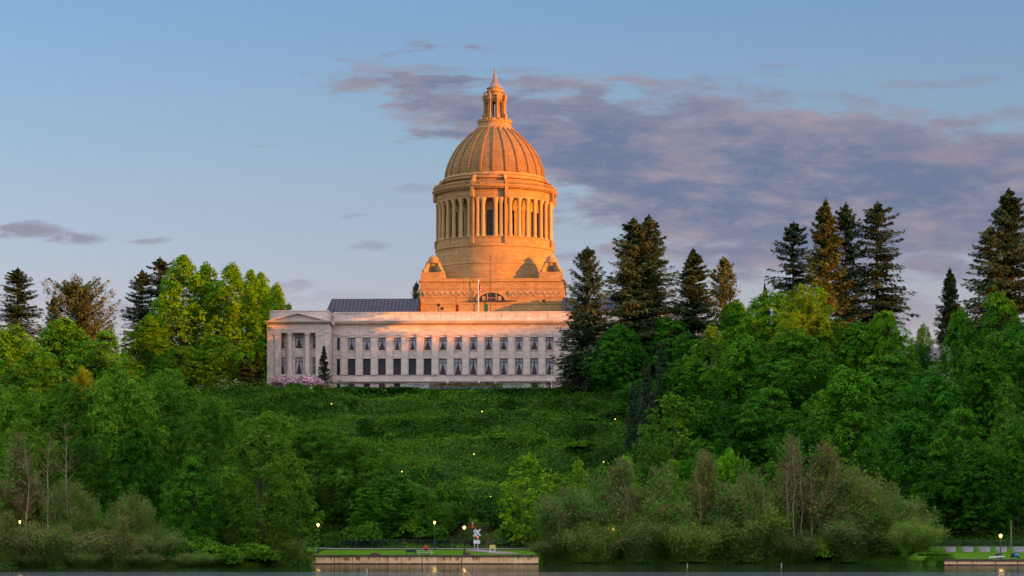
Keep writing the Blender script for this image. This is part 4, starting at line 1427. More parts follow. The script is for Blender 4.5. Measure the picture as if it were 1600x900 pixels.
plant('willow_c', 408, 664, 398, 175, 'br', 'spreading olive tree with a thick visible trunk near the seawall')
plant('airy', 466, 748, 402, 84, 'lt', 'bright green small tree overhanging the left end of the seawall')
plant('willow_a', 362, 730, 420, 110, 'dk', 'shaded tree between the forked maple and the olive tree')
plant('brush_b', 30, 680, 385, 120, 'n', 'bare brown thicket with upright stems at the far left water edge')
plant('brush_d', 60, 812, 378, 120, 'br', 'low tangle of brown brush at the far left waterline')
plant('brush_a', 108, 742, 384, 96, 'n', 'thicket of slanting pale stems left of the shaded willow')
plant('brush_d', 160, 822, 380, 110, 'br', 'low brown brush right of the slanting stems')
plant('brush_e', 150, 790, 388, 70, 'lt', 'light green bush among the brown thickets')
plant('brush_a', 205, 762, 386, 80, 'n', 'thin twiggy thicket below the blue green tree')
plant('brush_c', 250, 822, 384, 90, 'n', 'rounded green bush at the waterline under the blue green tree')
plant('shrub_a', 330, 838, 386, 80, 'lt', 'bright green low shrub at the foot of the forked maple')
plant('shrub_b', 385, 848, 385, 80, 'lt', 'low leafy shrub right of the forked maple by the water')
plant('shrub_a', 285, 852, 383, 80, 'dk', 'dark low shrub at the waterline left of the forked maple')
plant('brush_c', 446, 832, 396, 60, 'n', 'green bush hiding the left end of the seawall')

for i, (px, yt, w_, tn, k, lb) in enumerate((
        (12, 800, 70, 'br', 'brush_b', 'brown brush at the left corner of the view, at the waterline'), (92, 812, 70, 'n', 'brush_a', 'mixed brown brush at the waterline under the slanting stems'),
        (125, 858, 60, 'n', 'brush_c', 'small green bush at the waterline left of the matted brush gap'), (190, 806, 60, 'br', 'brush_b', 'brown brush hanging over the water left of the rounded green bush'),
        (225, 862, 60, 'dk', 'brush_c', 'dark little bush at the waterline below the rounded green bush'), (310, 862, 70, 'n', 'brush_c', 'low bush at the waterline below the bright green shrub'),
        (355, 858, 60, 'lt', 'shrub_b', 'light green tuft of shrub at the waterline, left of the grassy point'), (410, 858, 70, 'n', 'shrub_a', 'green shrub at the foot of the olive tree'),
        (440, 866, 60, 'n', 'shrub_b', 'low shrub where the left bank meets the seawall'), (55, 862, 50, 'dk', 'brush_c', 'dark bush low over the water under the far left lamp'))):
    xx = at(px, 376); D_ = float(shore(xx)) + .8
    plant(k, px, yt, D_, w_, tn, lb)

# ---- before the building
plant('rhodo', 443, 585, 626, 50, 'n', 'pink rhododendron in flower, left of the pair before the pavilion')
plant('rhodo', 482, 584, 624, 50, 'n', 'pink rhododendron in flower, right one beside the dark spire tree')
plant('shrub_b', 462, 598, 619, 34, 'dk', 'dark green shrub in front of the two pink rhododendrons')
plant('shrub_a', 415, 600, 618, 30, 'n', 'green shrub left of the pink rhododendrons')
plant('shrub_b', 500, 601, 616, 24, 'dk', 'small dark shrub between the rhododendrons and the red azalea')
plant('azalea', 509, 605, 616, 25, 'n', 'low red azalea at the foot of the dark spire tree')
plant('spruce', 506, 541, 632, 30, 'dk', 'slim dark spruce in front of the right corner of the pavilion')
plant('thin_fir', 651, 440, 740, 30, 'dk', 'small dark fir top behind the left side of the podium')

# ---- right plateau: conifers against the sky
plant('cedar_b', 915, 470, 600, 108, 'dd', 'big dark cedar with sweeping boughs in front of the right facade')
plant('thin_fir', 918, 386, 598, 86, 'grey', 'thin grey green fir top rising out of the big dark cedar')
plant('fir_a', 990, 338, 606, 112, 'n', 'tall ragged fir, left of the close pair beside the capitol')
plant('fir_a', 1014, 334, 612, 104, 'n', 'tall ragged fir, right of the close pair beside the capitol')
plant('fir_c', 1083, 388, 600, 92, 'n', 'dense pointed fir with brown tips right of the tall pair')
plant('thin_fir', 1130, 401, 690, 78, 'och', 'ochre thin fir right of the dense pointed one')
plant('fir_c', 1195, 441, 640, 22, 'dd', 'tiny dark fir tip on the skyline')
plant('fir_d', 1240, 346, 760, 74, 'dk', 'dark fir at the left of the four tall skyline firs')
plant('fir_c', 1290, 311, 745, 92, 'och', 'golden brown fir, tallest of the four skyline firs')
plant('fir_b', 1322, 316, 765, 70, 'dk', 'dark narrow fir right behind the golden brown one')
plant('fir_d', 1371, 315, 748, 88, 'dk', 'lone open fir at the right of the four skyline firs')
plant('fir_c', 1484, 419, 740, 58, 'dk', 'small dark fir right of the skyline gap')
plant('fir_a', 1576, 292, 745, 116, 'dk', 'tallest fir at the right edge of the view')
plant('fir_d', 1548, 352, 738, 76, 'n', 'fir on the left shoulder of the tallest right one')
plant('willow_c', 1443, 503, 690, 46, 'gold', 'small golden tree in the skyline gap at the right')

# ---- right slope: maples
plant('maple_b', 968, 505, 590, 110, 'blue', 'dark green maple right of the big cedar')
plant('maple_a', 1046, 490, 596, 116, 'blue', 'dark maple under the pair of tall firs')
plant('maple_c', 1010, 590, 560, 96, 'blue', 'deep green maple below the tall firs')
plant('airy', 1112, 505, 566, 96, 'lt', 'feathery light green tree below the ochre fir')
plant('maple_b', 1150, 468, 600, 96, 'lt', 'light green maple top at the left of the sunlit canopy')
plant('maple_c', 1202, 452, 590, 150, 'yl', 'broad sunlit yellow green maple on the skyline')
plant('maple_a', 1275, 440, 572, 108, 'gold', 'golden leafed maple under the four skyline firs')
plant('willow_b', 1252, 442, 566, 96, 'och', 'ochre tree rising under the left skyline firs')
plant('maple_b', 1385, 484, 566, 96, 'yl', 'yellow green maple below the lone open fir')
plant('maple_c', 1340, 500, 572, 130, 'lt', 'green maple between the golden and the yellow green one')
plant('maple_a', 1240, 512, 545, 190, 'n', 'great green maple dome in the middle of the right wood')
plant('maple_b', 1165, 520, 548, 120, 'lt', 'light maple left of the great green dome')
plant('maple_c', 1080, 556, 545, 116, 'n', 'maple below the feathery light tree')
plant('maple_b', 1325, 575, 496, 165, 'lt', 'bright layered maple with hanging boughs in the right wood')
plant('maple_a', 1400, 548, 540, 150, 'n', 'dark round maple right of the great dome')
plant('maple_c', 1455, 575, 520, 130, 'blue', 'deep green maple below the skyline gap')
plant('maple_b', 1500, 480, 556, 92, 'n', 'green maple in front of the small dark fir')
plant('maple_a', 1560, 446, 552, 120, 'n', 'green maple dome under the tallest right fir')
plant('maple_c', 1596, 520, 545, 110, 'n', 'maple at the right edge below the green dome')
plant('maple_b', 1530, 545, 540, 120, 'n', 'maple right of the deep green one under the gap')
plant('maple_a', 1200, 600, 505, 140, 'n', 'shaded maple left of the bright layered one')
plant('maple_c', 1130, 625, 505, 120, 'dk', 'dark maple above the shore thickets, left of centre of the right wood')
plant('maple_b', 1420, 640, 475, 150, 'blue', 'deep blue green maple right of the bright layered one')
plant('maple_c', 1250, 660, 470, 140, 'dk', 'dark maple behind the bare shore stems')
plant('maple_a', 1500, 630, 470, 130, 'n', 'tall maple over the right end of the shore')
plant('airy', 1572, 590, 480, 90, 'n', 'airy green tree near the right edge')
plant('maple_b', 1590, 650, 458, 120, 'n', 'maple leaning over the concrete blocks at the right edge')
plant('maple_c', 1530, 700, 456, 120, 'dk', 'dark low maple behind the right lamp')
plant('maple_a', 1460, 720, 456, 110, 'dk', 'dark low maple behind the leftmost concrete block')
plant('maple_c', 1350, 700, 462, 120, 'dk', 'dark maple behind the brown shore brush')
plant('airy', 1052, 612, 505, 112, 'lt', 'light green young tree with a visible stem beside the open slope')
plant('airy', 1020, 660, 500, 70, 'n', 'thin young tree left of the light green one')
plant('cypress', 1034, 533, 545, 36, 'blue', 'tall dark narrow cypress above the open slope')
plant('cypress', 1010, 562, 540, 34, 'blue', 'shorter dark cypress left of the tall one')
plant('cypress', 990, 598, 530, 36, 'blue', 'lowest leaning cypress at the edge of the open slope')
plant('maple_a', 1095, 680, 480, 90, 'n', 'small green maple right of the light young tree')
plant('shrub_b', 960, 640, 560, 60, 'dk', 'large dark bush at the right edge of the open slope')
plant('shrub_a', 905, 652, 558, 60, 'n', 'wide dark green bush in the open slope near its right edge')

# ---- right foreground along the shore
plant('airy', 824, 706, 446, 96, 'vy', 'yellow green maple standing on the lawn with a dark trunk')
plant('airy', 868, 736, 446, 84, 'yl', 'light green young tree right of the lawn maple')
plant('airy', 905, 714, 448, 48, 'vy', 'narrow pale green tree rising from the shore thickets')
plant('maple_a', 978, 706, 450, 74, 'vy', 'bright yellow green tree top above the brown thickets')
plant('maple_b', 1140, 698, 450, 82, 'vy', 'bright yellow green tree top right of the brown thickets')
plant('airy', 1050, 712, 448, 66, 'yl', 'pale green tree top between the two bright yellow green ones')
plant('airy', 1205, 716, 448, 66, 'n', 'pale slim tree beside the bare white stems')
plant('brush_a', 885, 752, 436, 110, 'grey', 'grey green willow thicket at the left of the right shore')
plant('brush_b', 972, 716, 438, 110, 'n', 'bare brown thicket, leftmost of the tall ones')
plant('brush_e', 930, 742, 437, 100, 'grey', 'grey green thicket left of the bare brown one')
plant('brush_e', 1040, 728, 437, 116, 'n', 'olive thicket between the bare brown ones')
plant('brush_b', 1100, 706, 438, 104, 'br', 'bare brown thicket in the middle of the right shore')
plant('brush_a', 1160, 728, 437, 112, 'n', 'olive green thicket below the right yellow green top')
plant('brush_b', 1236, 684, 438, 100, 'n', 'bare thicket with tall pale stems')
plant('brush_b', 1290, 694, 437, 116, 'br', 'tall bare brown thicket right of the pale stems')
plant('brush_a', 1340, 716, 436, 136, 'br', 'broad brown thicket sloping to the right')
plant('brush_c', 1392, 766, 434, 120, 'n', 'green rounded thicket at the right end of the shore brush')
plant('brush_c', 1430, 812, 424, 90, 'lt', 'low green willow bush nearest the right seawall')
plant('brush_c', 860, 836, 434, 64, 'dk', 'low dark bush at the right end of the left seawall')
plant('brush_c', 925, 814, 433, 100, 'lt', 'low grey green bush at the water under the leftmost brown thicket')
plant('brush_a', 1000, 802, 433, 96, 'grey', 'low bush at the waterline, third from the left of the right shore')
plant('brush_c', 1080, 808, 433, 106, 'lt', 'low bush at the waterline below the middle bare thicket')
plant('brush_e', 1165, 796, 433, 100, 'n', 'low bush at the waterline below the olive green thicket')
plant('brush_c', 1250, 832, 433, 80, 'dk', 'low bush at the waterline below the tall pale stems')
plant('brush_a', 1330, 800, 432, 110, 'grey', 'low bush at the waterline below the broad brown thicket')
plant('shrub_b', 1290, 838, 433, 60, 'yl', 'bright green low shrub among the right waterline bushes')
plant('shrub_a', 1462, 862, 408, 50, 'lt', 'low green shrub touching the left end of the right seawall')

plant('airy', 940, 724, 448, 60, 'lt', 'pale airy tree top between the narrow pale one and the bright yellow green one')
plant('airy', 1098, 700, 449, 60, 'n', 'pale airy tree top behind the middle bare thicket')
plant('airy', 1165, 712, 449, 60, 'lt', 'pale airy tree top right of the second bright yellow green one')
plant('brush_e', 1010, 772, 436, 80, 'lt', 'light olive thicket right of the leftmost bare brown one')
plant('brush_e', 1205, 768, 436, 90, 'lt', 'light olive thicket at the foot of the pale bare stems')
plant('brush_e', 1130, 780, 435, 80, 'grey', 'grey green thicket below the bright yellow green top')
plant('brush_e', 1375, 760, 435, 100, 'lt', 'light olive thicket on the right slope of the broad brown one')

# ---- shrubs on the open slope
for i, (px, yt, D, w, tn, lb) in enumerate((
        (700, 782, 462, 60, 'n', 'green mound shrub low on the slope left of the cone'),
        (770, 790, 460, 60, 'dk', 'dark mound shrub right of the left globe lamps, above the crossing signs'),
        (700, 752, 480, 60, 'lt', 'light green mound shrub in the middle of the lower slope'),
        (800, 775, 468, 56, 'n', 'mound shrub left of the lawn maple'),
        (640, 800, 452, 60, 'lt', 'leafy shrub between the seated person and the dark low tree'),
        (676, 820, 449, 60, 'n', 'leafy shrub behind the left globe lamp post'),
        (745, 836, 449, 34, 'dk', 'dark shrub behind the crossing signs'),
        (794, 822, 450, 50, 'n', 'leafy shrub right of the crossing signs'),
        (560, 812, 449, 70, 'n', 'leafy shrub at the lawn edge under the lower left trees'),
        (590, 640, 592, 40, 'n', 'shrub high on the slope under the left hedge end'),
        (900, 688, 530, 60, 'lt', 'light shrub on the slope near the right trees'),
        (875, 665, 548, 60, 'dk', 'dark shrub on the slope beside the wide dark green bush'))):
    plant('shrub_b' if i % 2 else 'shrub_a', px, yt, D, w, tn, lb)

# ---- hedge along the top of the slope (one hedge, clipped unevenly)
def hedge(x0, x1, yc, dep, hfun, n, seed, name, label, mat='cover', leaf=.17, tint=(.8, .85, .8)):
    rs = R(seed)
    x = rs.uniform(x0, x1, n); f = rs.rand(n)
    y = yc + rs.uniform(-1, 1, n) * dep
    top = hfun(x, y)
    g = terr(x, y)
    z = g + top * (1 - (np.abs(y - yc) / dep) ** 2.5 * .45) * np.where(f < .6, rs.uniform(.82, 1.05, n), rs.rand(n))
    y = np.where(f < .6, y, yc - dep * rs.uniform(.8, 1.1, n))
    N = unit(rs.normal(size=(n, 3)) * .7 + np.stack([np.zeros(n), -.5 * np.ones(n), .7 * np.ones(n)], 1))
    L = leaf * rs.uniform(.7, 1.4, n)
    tn = .4 + (fbm(x * .35, z * .6 + y * .3, 4) - .47) * 2.2
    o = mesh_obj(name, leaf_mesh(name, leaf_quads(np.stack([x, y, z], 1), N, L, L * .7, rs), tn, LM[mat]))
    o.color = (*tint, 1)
    return tag(o, label, 'hedge')


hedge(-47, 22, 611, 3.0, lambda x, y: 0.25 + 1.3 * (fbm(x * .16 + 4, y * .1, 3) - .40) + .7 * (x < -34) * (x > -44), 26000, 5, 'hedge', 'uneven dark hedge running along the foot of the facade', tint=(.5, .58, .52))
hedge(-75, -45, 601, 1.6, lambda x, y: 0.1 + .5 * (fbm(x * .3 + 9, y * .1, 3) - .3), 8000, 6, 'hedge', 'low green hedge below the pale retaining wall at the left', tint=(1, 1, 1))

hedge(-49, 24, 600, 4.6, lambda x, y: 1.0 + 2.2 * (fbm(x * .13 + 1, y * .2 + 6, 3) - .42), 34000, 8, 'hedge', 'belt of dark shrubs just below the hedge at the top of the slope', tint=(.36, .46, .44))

# ---- ivy and brambles over the open slope: nobody could count it
def bare(x, y):
    w_ = (fbm(x * .3, y * .3, 3) - .47) * 1.2
    return (((x + 7.1) / 7.0) ** 2 + ((y - 456.5) / 7.5) ** 2 < 1 + w_) | (((x + 21) / 7.5) ** 2 + ((y - 498) / 3.4) ** 2 < 1 + w_) | (((x + 6) / .9) ** 2 + ((y - 548) / 9) ** 2 < 1 + w_)


def cover():
    rs = R(77)
    nm = 3400
    x = rs.uniform(-90, 70, nm); y = rs.uniform(447, 607, nm)
    w = rs.uniform(.7, 1.0, nm) + 4.2 * rs.rand(nm) ** 2.4; h = w * rs.uniform(.35, .8, nm)
    keep = ~bare(x, y) & (fbm(x * .06 + 3, y * .09 + 8, 3) + rs.normal(size=nm) * .12 > .34)
    x, y, w, h = x[keep], y[keep], w[keep], h[keep]
    nm = len(x); k = 90
    d = sph(rs, nm * k).reshape(nm, k, 3); d[..., 2] = np.abs(d[..., 2])
    P = np.stack([x[:, None] + d[..., 0] * w[:, None] * 1.25, y[:, None] + d[..., 1] * w[:, None], np.zeros((nm, k))], -1)
    P[..., 2] = terr(P[..., 0], P[..., 1]) + d[..., 2] * h[:, None] * rs.uniform(.8, 1.1, (nm, k)) + .05
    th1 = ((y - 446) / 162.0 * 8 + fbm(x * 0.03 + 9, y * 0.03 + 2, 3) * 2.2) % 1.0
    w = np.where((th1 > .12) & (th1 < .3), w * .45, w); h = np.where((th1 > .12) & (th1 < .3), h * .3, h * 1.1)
    tone = np.clip(.42 + .35 * ((th1 > .12) & (th1 < .3)) - .3 * ((th1 > .7) & (th1 < .98)) + (fbm(x * .05 + 1, y * .08, 3) - .47) * 2.0 + rs.normal(size=nm) * .3, 0, 1)[:, None] + rs.normal(size=(nm, k)) * .1  # mounds toned lighter on terrace edges, darker in dips, as light and shade
    N = unit(d + rs.normal(size=d.shape) * .45)
    L = rs.uniform(.13, .28, nm * k)
    V1 = leaf_quads(P.reshape(-1, 3), N.reshape(-1, 3), L, L * .75, rs); T1 = tone.ravel()
    # taller scrub standing in uneven rows along the terrace edges
    n3 = 2600
    bx = rs.uniform(-85, 60, n3); by = rs.uniform(449, 603, n3)
    t = (by - 446) / 162.0
    ph = np.sin(2 * pi * (t * 8 + fbm(bx * 0.03 + 9, by * 0.03 + 2, 3) * 2.2))
    th3 = (t * 8 + fbm(bx * 0.03 + 9, by * 0.03 + 2, 3) * 2.2) % 1.0
    ok = ~bare(bx, by) & (th3 > .68) & (th3 < 1.0) & (fbm(bx * .05 + 20, by * .07 + 4, 3) > .44)
    bx, by = bx[ok], by[ok]; n3 = len(bx); k3 = 260
    bw = rs.uniform(1.2, 3.4, n3); bh = rs.uniform(.8, 3.0, n3)
    d3 = sph(rs, n3 * k3).reshape(n3, k3, 3); d3[..., 2] = np.abs(d3[..., 2])
    rr3 = rs.uniform(.75, 1.1, (n3, k3))
    P3 = np.stack([bx[:, None] + d3[..., 0] * bw[:, None] * rr3, by[:, None] + d3[..., 1] * bw[:, None] * .8 * rr3, np.zeros((n3, k3))], -1)
    P3[..., 2] = terr(P3[..., 0], P3[..., 1]) + d3[..., 2] * bh[:, None] * rr3
    N3 = unit(d3 + rs.normal(size=d3.shape) * .5)
    L3 = rs.uniform(.14, .28, n3 * k3)
    V3 = leaf_quads(P3.reshape(-1, 3), N3.reshape(-1, 3), L3, L3 * .7, rs)
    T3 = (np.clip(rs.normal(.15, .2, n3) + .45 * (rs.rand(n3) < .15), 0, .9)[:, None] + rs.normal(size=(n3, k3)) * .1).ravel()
    # low carpet between the mounds
    n = 150000
    px = rs.uniform(-90, 70, n); py = rs.uniform(446, 610, n)
    P = np.stack([px, py, terr(px, py) + rs.uniform(.02, .35, n)], 1)
    N = unit(rs.normal(size=(n, 3)) * .6 + np.array([0, -.3, .9]))
    L = rs.uniform(.18, .38, n)
    V2 = leaf_quads(P, N, L, L * .7, rs)
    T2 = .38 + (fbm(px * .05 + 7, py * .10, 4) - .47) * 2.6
    tp_ = (py - 446) / 162.0                      # grassy walks fresher green; edge light and dip shade also put into the tone
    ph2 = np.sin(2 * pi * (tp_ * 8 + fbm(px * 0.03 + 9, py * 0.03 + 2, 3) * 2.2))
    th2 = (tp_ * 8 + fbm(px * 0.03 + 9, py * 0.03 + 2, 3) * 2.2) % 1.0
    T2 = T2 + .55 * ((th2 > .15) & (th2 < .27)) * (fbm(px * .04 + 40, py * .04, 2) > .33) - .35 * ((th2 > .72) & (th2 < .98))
    kp = ~bare(px, py) & ((py < 593) | (px < -49)); px, py, T2 = px[kp], py[kp], T2[kp]
    V2 = V2.reshape(-1, 12)[kp].reshape(-1, 3)
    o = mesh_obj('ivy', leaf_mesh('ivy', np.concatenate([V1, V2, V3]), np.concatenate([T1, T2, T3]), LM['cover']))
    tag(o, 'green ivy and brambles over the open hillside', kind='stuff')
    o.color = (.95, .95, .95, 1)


cover()


def dry_grass():
    rs = R(55); n = 14000
    x = rs.uniform(-30, 1, n); y = rs.uniform(447, 560, n)
    k = bare(x, y); x, y = x[k], y[k]; n = len(x)
    x = np.repeat(x, 6) + rs.normal(size=n * 6) * .5; y = np.repeat(y, 6) + rs.normal(size=n * 6) * .4; n *= 6
    P = np.stack([x, y, terr(x, y) + rs.uniform(0, .22, n)], 1)
    L = rs.uniform(.1, .24, n)
    o = mesh_obj('dry_grass', leaf_mesh('dry_grass', leaf_quads(P, unit(rs.normal(size=(n, 3)) * .7 + np.array([0, -.3, .8])), L, L * .35, rs), fbm(x * .4, y * .4, 3), leaf_mat('dry grass', (.10, .085, .03), (.22, .19, .07), .2)))
    tag(o, 'dry brownish grass on the bare patches of the slope', kind='stuff')


dry_grass()


def shore_grass():
    rs = R(99)
    n = 46000
    x = np.concatenate([rs.uniform(-86, -35, n // 2), rs.uniform(4.5, 74, n // 2)])
    y = shore(x) + rs.uniform(-.2, 7, n)
    z = terr(x, y)
    h = rs.uniform(.2, .7, n)
    a = rs.rand(n) * 2 * pi
    P = np.stack([x, y, z], 1); sd = np.stack([np.cos(a), np.sin(a), np.zeros(n)], 1) * .05
    tip = P + np.stack([rs.normal(size=n) * .25, rs.normal(size=n) * .25, h], 1)
    V = np.stack([P - sd, P + sd, tip + sd * .3, tip - sd * .3], 1).reshape(-1, 3)
    o = mesh_obj('grass', leaf_mesh('grass', V, .3 + rs.rand(n) * .5, LM['cover']))
    o.color = (.75, .7, .6, 1)
    tag(o, 'long grass along the waterline', kind='stuff')


shore_grass()


def understorey():
    """ferns, saplings and brambles under the woods"""
    rs = R(101)
    n = 150000
    x = np.where(rs.rand(n) < .5, rs.uniform(-130, -52, n), rs.uniform(12, 140, n)); y = 446 + rs.rand(n) ** 1.3 * 170
    hh = 2.8 * fbm(x * .12, y * .12, 4)
    P = np.stack([x, y, terr(x, y) + hh * rs.uniform(.1, 1, n)], 1)
    N = unit(rs.normal(size=(n, 3)) * .7 + np.array([0, -.4, .8]))
    L = rs.uniform(.2, .42, n)
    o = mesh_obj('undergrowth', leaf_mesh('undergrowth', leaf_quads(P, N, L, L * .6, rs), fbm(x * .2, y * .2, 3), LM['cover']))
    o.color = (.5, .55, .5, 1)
    tag(o, 'ferns and brambles under the woods', kind='stuff')


understorey()

# ------------------------------------------------------------------ seawalls
def wall_mat():
    m, p = new_mat('seawall panel'); x, y, z = coords(); t = X.tree
    n = noise3(x, y, z, .35, 4, .6)
    st = noise3(x * 1.7, y, z * .35, 1.0, 4, .65)
    base = mixcol(maprange(n, .3, .7), (0.78, 0.47, 0.20), (0.90, 0.62, 0.32))
    # rust and weep stains hanging from the middle of the sheets
    c = mixcol(maprange(st, .50, .60) * maprange(z, .45, .9) * maprange(z, 1.75, 1.2) * .85, base, (0.16, 0.085, 0.045))
    # weed line at the water
    c = mixcol(maprange(z + (n - .5) * .25, .34, .18), c, (0.035, 0.030, 0.018))
    t.links.new(c.s, p.inputs['Base Color']); p.inputs['Roughness'].default_value = .85
    return m


M['seawall'] = wall_mat()


def seawall(xa, xb, y, ztop, label):
    o = empty('seawall', (0, 0, 0)); tag(o, label, 'seawall')
    rs = random.Random(int(xa * 10))
    m = MB(); x = xa; seams = []
    m.box(xa, xb, y, y + .5, -1.2, ztop - .28)
    m.build('panel_face', M['seawall'], o)
    s = MB()
    x = xa + rs.uniform(1.5, 3)
    while x < xb - 1:
        w_ = rs.choice((.05, .07, .14)); s.box(x, x + w_, y - rs.uniform(.03, .08), y - .002, -.5, ztop - .28)
        x += rs.uniform(2.2, 4.6)
    s.build('seams', M['log'], o)
    c = MB(); x = xa
    while x < xb:
        L = min(rs.uniform(4.5, 7), xb - x); dz = rs.uniform(-.03, .03)
        c.box(x, x + L - .04, y - .16, y + .5, ztop - .276 + dz, ztop + .04 + dz); x += L
    c.build('cap_log', M['log'], o)
    w = MB(); w.box(xa, xb, y - .2, y - .002, -.5, .16); w.build('wale', M['log'], o)
    return o


seawall(-35.9, 4.6, 414.6, 1.62, 'long tan stained seawall below the middle lawn')
seawall(at(1476, 398), 140, 397.6, 1.05, 'low tan seawall with brown log cap at the lower right')
m = MB(); m.tube([(0, 0, 0), (0, 0, .16), (2.6, .3, .3)], .14, 6)
tag(m.build('driftwood_log', M['wood'], None, loc=(at(1545, 400), 399.5, 1.2)), 'pale driftwood log on top of the right seawall', 'log')
m = MB(); m.box(-.9, .9, -.3, .3, 0, .38); m.box(-.6, .5, -.25, .25, .38, .5)
tag(m.build('timber_block', M['log'], None, loc=(at(587, 416), 416.2, 1.5)), 'dark timber block on the middle seawall, left of the picnic table', 'block')
m = MB(); m.box(-.7, .7, -.3, .3, 0, .4); m.box(-.5, .6, -.25, .25, .4, .6)
tag(m.build('timber_block', M['log'], None, loc=(at(729, 416), 416.2, 1.5)), 'dark timber block on the middle seawall below the nearer globe lamp', 'block')

# ------------------------------------------------------------------ lamps
def street_lamp(px, py, D, label, post=M['dark'], r=.22, hpost=None, group='globe street lamps along the shore'):
    x = at(px, D); g = tz(x, D); z = zat(py, D); h = z - g
    o = empty('street_lamp', (x, D, g)); tag(o, label, 'street lamp', group)
    m = MB(); m.lathe([(.22, -.2), (.22, .25), (.14, .35), (.10, 1.0), (.075, h - .55), (.16, h - .5), (.18, h - .34)], 10)
    m.build('post', post, o)
    m = MB(); m.lathe([(.14, h - .34)] + [(r * cos(a), h + r * sin(a)) for a in np.linspace(-1.25, 1.3, 12)] + [(.02, h + r * 1.0)], 16)
    m.build('globe', M['lamp'], o, smooth=True)
    m = MB(); m.lathe([(r * .55, h + r * .84), (r * .3, h + r * 1.1), (.03, h + r * 1.35)], 12); m.build('cap', post, o)
    l = bpy.data.lights.new('lamp_bulb', 'POINT'); l.energy = 45; l.color = (1, .6, .22); l.shadow_soft_size = .35
    lo = bpy.data.objects.new('lamp_bulb', l); COL.objects.link(lo); lo.parent = o; lo.location = (0, -.55, h)
    return o


street_lamp(679, 816, 438, 'lit globe lamp standing behind the seated person in red', M['green_metal'])
street_lamp(725.5, 824, 424, 'lit globe lamp left of the crossing signs', M['dark'], .27)
street_lamp(1563.5, 837, 404, 'lit globe lamp on a green post among the concrete blocks', M['green_metal'], .28)
street_lamp(958, 826, 436, 'lit globe lamp half lost in the grey green thicket', M['dark'], .27)
street_lamp(497, 820, 425, 'lit globe lamp showing through the bright tree at the left end of the seawall', M['dark'], .24)
street_lamp(1186, 828, 436, 'small lit globe lamp among the middle bare thickets', M['dark'], .2)
street_lamp(31, 815, 379, 'small lit lamp inside the brown brush at the far left', M['dark'], .16)
CL = at(1580, 430)
m = MB(); m.lathe([(.11, 0), (.09, 5.2), (.02, 5.3)], 8)
tag(m.build('utility_pole', M['pale_bark'], None, loc=(CL, 430, tz(CL, 430))), 'bare pale pole behind the concrete blocks near the right edge', 'pole')

for px, py, D, lb in ((518, 631, 594, 'tiny lit path light high on the slope under the pavilion'), (587, 671, 556, 'tiny lit path light on the left of the upper slope'),
                      (753, 643, 584, 'tiny lit path light near the top centre of the slope'), (740.5, 709.7, 524, 'lit path light in the middle of the open slope'),
                      (943, 722, 512, 'lit path light on the right of the slope by the trees'), (961, 655, 570, 'tiny lit path light under the dark maples at the upper right of the slope'),
                      (628, 737, 500, 'tiny lit path light on the left of the lower slope'), (766, 776.5, 475, 'lit path light above the crossing signs')):
    x = at(px, D); g = tz(x, D); z = max(zat(py, D), g + 1.0)
    # slide along the sight line until the light stands about 1.2 m over the ground
    for dd in range(450, 606):
        xx = at(px, dd); zz_ = zat(py, dd)
        if zz_ - tz(xx, dd) < 1.25: x, D, g, z = xx, dd, tz(xx, dd), zz_; break
    o = empty('path_light', (x, D, g)); tag(o, lb, 'path light', 'path lights on the slope')
    h = z - g
    m = MB(); m.lathe([(.06, -.2), (.05, h - .1), (.10, h - .08)], 6); m.build('post', M['dark'], o)
    m = MB(); m.lathe([(.09, h - .08)] + [(.11 * cos(a), h + .02 + .11 * sin(a)) for a in np.linspace(-.9, 1.4, 7)], 10); m.build('globe', M['small_lamp'], o, smooth=True)

# ------------------------------------------------------------------ level crossing signs, cone, sandwich sign
def crossbuck(px, py, D, w, rz, label):
    x = at(px, D); g = tz(x, D); h = zat(py, D) - g
    o = empty('crossing_sign', (x, D, g), rz); tag(o, label, 'crossing sign')
    m = MB(); m.lathe([(.16, 0), (.06, .1), (.055, h + .5)], 8); m.build('post', M['white'], o)
    for s in (-1, 1):
        b = MB()
        c_, s_ = cos(radians(50)), sin(radians(50))
        L, t = w, .13
        pts = [(-L * c_ - t * s_ * s, -L * s_ * s + t * c_), (L * c_ - t * s_ * s, L * s_ * s + t * c_), (L * c_ + t * s_ * s, L * s_ * s - t * c_), (-L * c_ + t * s_ * s, -L * s_ * s - t * c_)]
        yy = -.10 if s > 0 else -.13
        b.prism_y([(p[0], p[1] + h) for p in pts], yy, yy + .025)
        b.build('blade', M['white'], o)
    return o, h


o, h = crossbuck(746.5, 832, 438, .78, radians(-8), 'larger white crossbuck sign with red lenses at the foot of the slope')
m = MB()
m.box(-.75, .75, -.12, -.08, h - 1.05, h - .95)
for s in (-1, 1): m.tube([(s * .42, -.25, h - 1.0), (s * .42, -.1, h - 1.0)], .17, 12)
m.build('lens_bracket', M['dark'], o)
m = MB(); m.box(-.18, .22, -.22, -.12, h - 1.05, h - .7); m.build('red_lens', M['redlight'], o)
m = MB(); m.box(-.75, .45, -.16, -.1, h - 2.05, h - 1.4); m.build('plate', M['white'], o)
o, h = crossbuck(741.6, 833.5, 441, .72, radians(50), 'narrow angled white crossbuck sign behind the larger one')
m = MB(); m.box(-.4, .4, -.16, -.1, h - 1.85, h - 1.3); m.build('plate', M['white'], o)

